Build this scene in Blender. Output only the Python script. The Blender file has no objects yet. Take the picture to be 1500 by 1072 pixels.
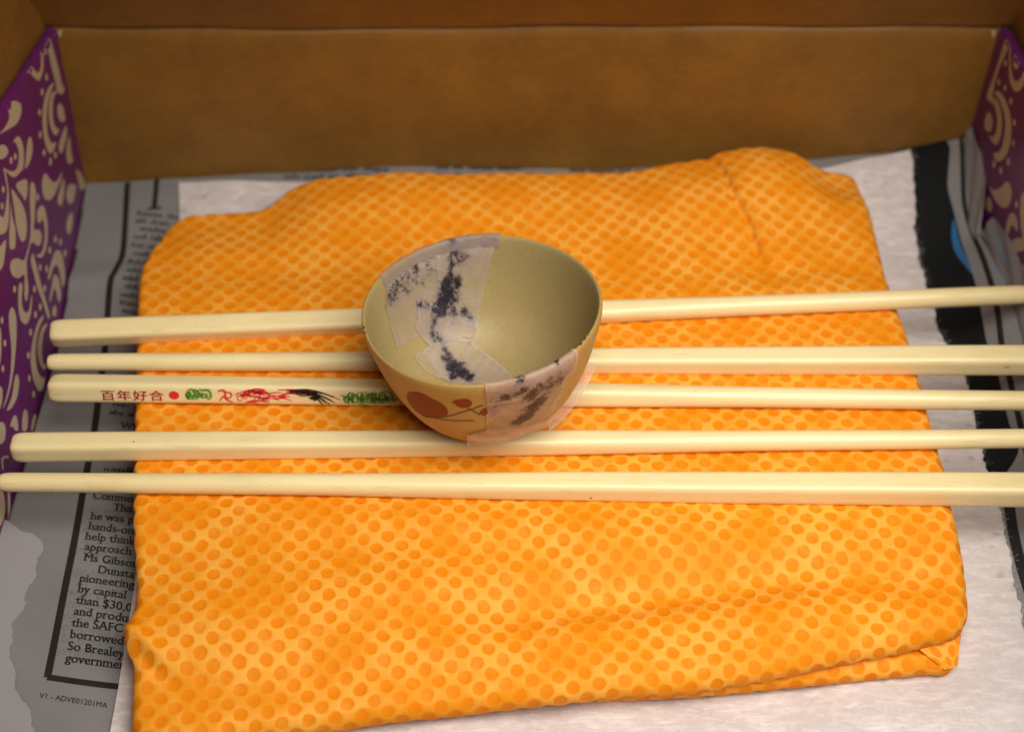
import bpy, bmesh, math, random, json
import numpy as np
from mathutils import Vector, Matrix
from mathutils.geometry import delaunay_2d_cdt

# ---------------------------------------------------------------- camera, light, exposure
sc = bpy.context.scene
CM = 0.01                                   # everything below is written in centimetres
cd = bpy.data.cameras.new('camera'); cam = bpy.data.objects.new('camera', cd)
sc.collection.objects.link(cam); sc.camera = cam
cam.location = (0, -0.2901, 0.3101); cam.rotation_euler = (math.radians(45), 0, 0)
cd.sensor_width = 23.5; cd.lens = 23.5 * 2400 / 1500; cd.clip_start = 0.01; cd.clip_end = 20
cd.dof.use_dof = True; cd.dof.focus_distance = 0.372; cd.dof.aperture_fstop = 7.8
world = bpy.data.worlds.new('World'); sc.world = world; world.use_nodes = True
bg = world.node_tree.nodes['Background']; bg.inputs[0].default_value = (0.9, 0.93, 1.0, 1); bg.inputs[1].default_value = 0.012
def area(name, loc, target, size, watts, col):
    l = bpy.data.lights.new(name, 'AREA'); l.shape = 'DISK'; l.size = size * CM; l.energy = watts; l.color = col; l.spread = math.radians(95)
    o = bpy.data.objects.new(name, l); sc.collection.objects.link(o)
    o.location = Vector(loc) * CM
    o.rotation_euler = (Vector(target) - Vector(loc)).to_track_quat('-Z', 'Y').to_euler()
    return o
area('key_lamp', (11, -18, 35), (3, -4, 1), 32, 0.70, (1.0, 0.955, 0.86))
sc.view_settings.view_transform = 'Standard'; sc.view_settings.look = 'None'
sc.view_settings.exposure = 0.0; sc.view_settings.gamma = 1.0; sc.view_settings.use_curve_mapping = False
rng = np.random.default_rng(7); random.seed(7)

# ---------------------------------------------------------------- shared shapes (cm)
def sstep(a, b, t):
    t = np.clip((t - a) / (b - a), 0, 1)
    return t * t * (3 - 2 * t)
def news_z(x, y):
    z = 0.08 + 0.0 * x
    back = np.interp(x, [-13, -12, -3, 2, 7, 11, 13.4], [0.0, 0.05, 0.66, 0.5, 0.74, 1.1, 1.75])
    z = z + back * sstep(6.2, 9.8, y)
    z = z + 1.0 * sstep(11.9, 13.6, x) * sstep(-9, 4, y) * (1 - sstep(4, 9.5, y))
    z = z + 0.10 * np.exp(-((y - 5.6 - 0.15 * (x + 11)) / 0.45) ** 2) * (1 - sstep(-10.5, -8.5, x))
    z = z + 0.035 * np.sin(1.7 * x + 0.6 * y) * np.sin(0.9 * y - 0.4 * x)
    return z
def wall_x(side, y, z):
    if side < 0:
        b = np.interp(y, [-14, -5, 3, 9.73], [-12.3, -12.3, -12.3, -12.8])
        t = np.interp(y, [-14, 0, 5.2, 9.73], [-13.6, -13.5, -13.12, -12.6])
    else:
        b = np.interp(y, [-14, 2, 9.73], [13.75, 13.7, 13.32])
        t = np.interp(y, [-14, 2, 7, 9.73], [14.2, 14.05, 13.65, 13.5])
    return b + (t - b) * z / 5.9
BOWL_IN = ([0.000, 0.363, 0.726, 1.089, 1.452, 1.815, 2.126, 2.385, 2.541, 2.629, 2.675], [0.311, 0.320, 0.350, 0.42, 0.545, 0.77, 1.14, 1.74, 2.33, 2.79, 3.007])
BOWL_OUT = ([0.000, 0.104, 0.228, 0.518, 0.933, 1.452, 1.970, 2.489, 2.852, 3.111], [1.22, 1.38, 1.53, 1.83, 2.11, 2.36, 2.55, 2.69, 2.772, 2.800])
def inner_z(r): return np.interp(r, *BOWL_IN)
def outer_r(z): return np.interp(z, *BOWL_OUT)
def bowl_matrix():
    ax = np.array([-0.07, 0.075, 1.0]); ax = ax / np.linalg.norm(ax)
    ux = np.cross([0, 1, 0], ax); ux /= np.linalg.norm(ux); uy = np.cross(ax, ux)
    return np.stack([ux, uy, ax], 1), np.array([-0.5, -1.54, 2.17])

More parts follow.
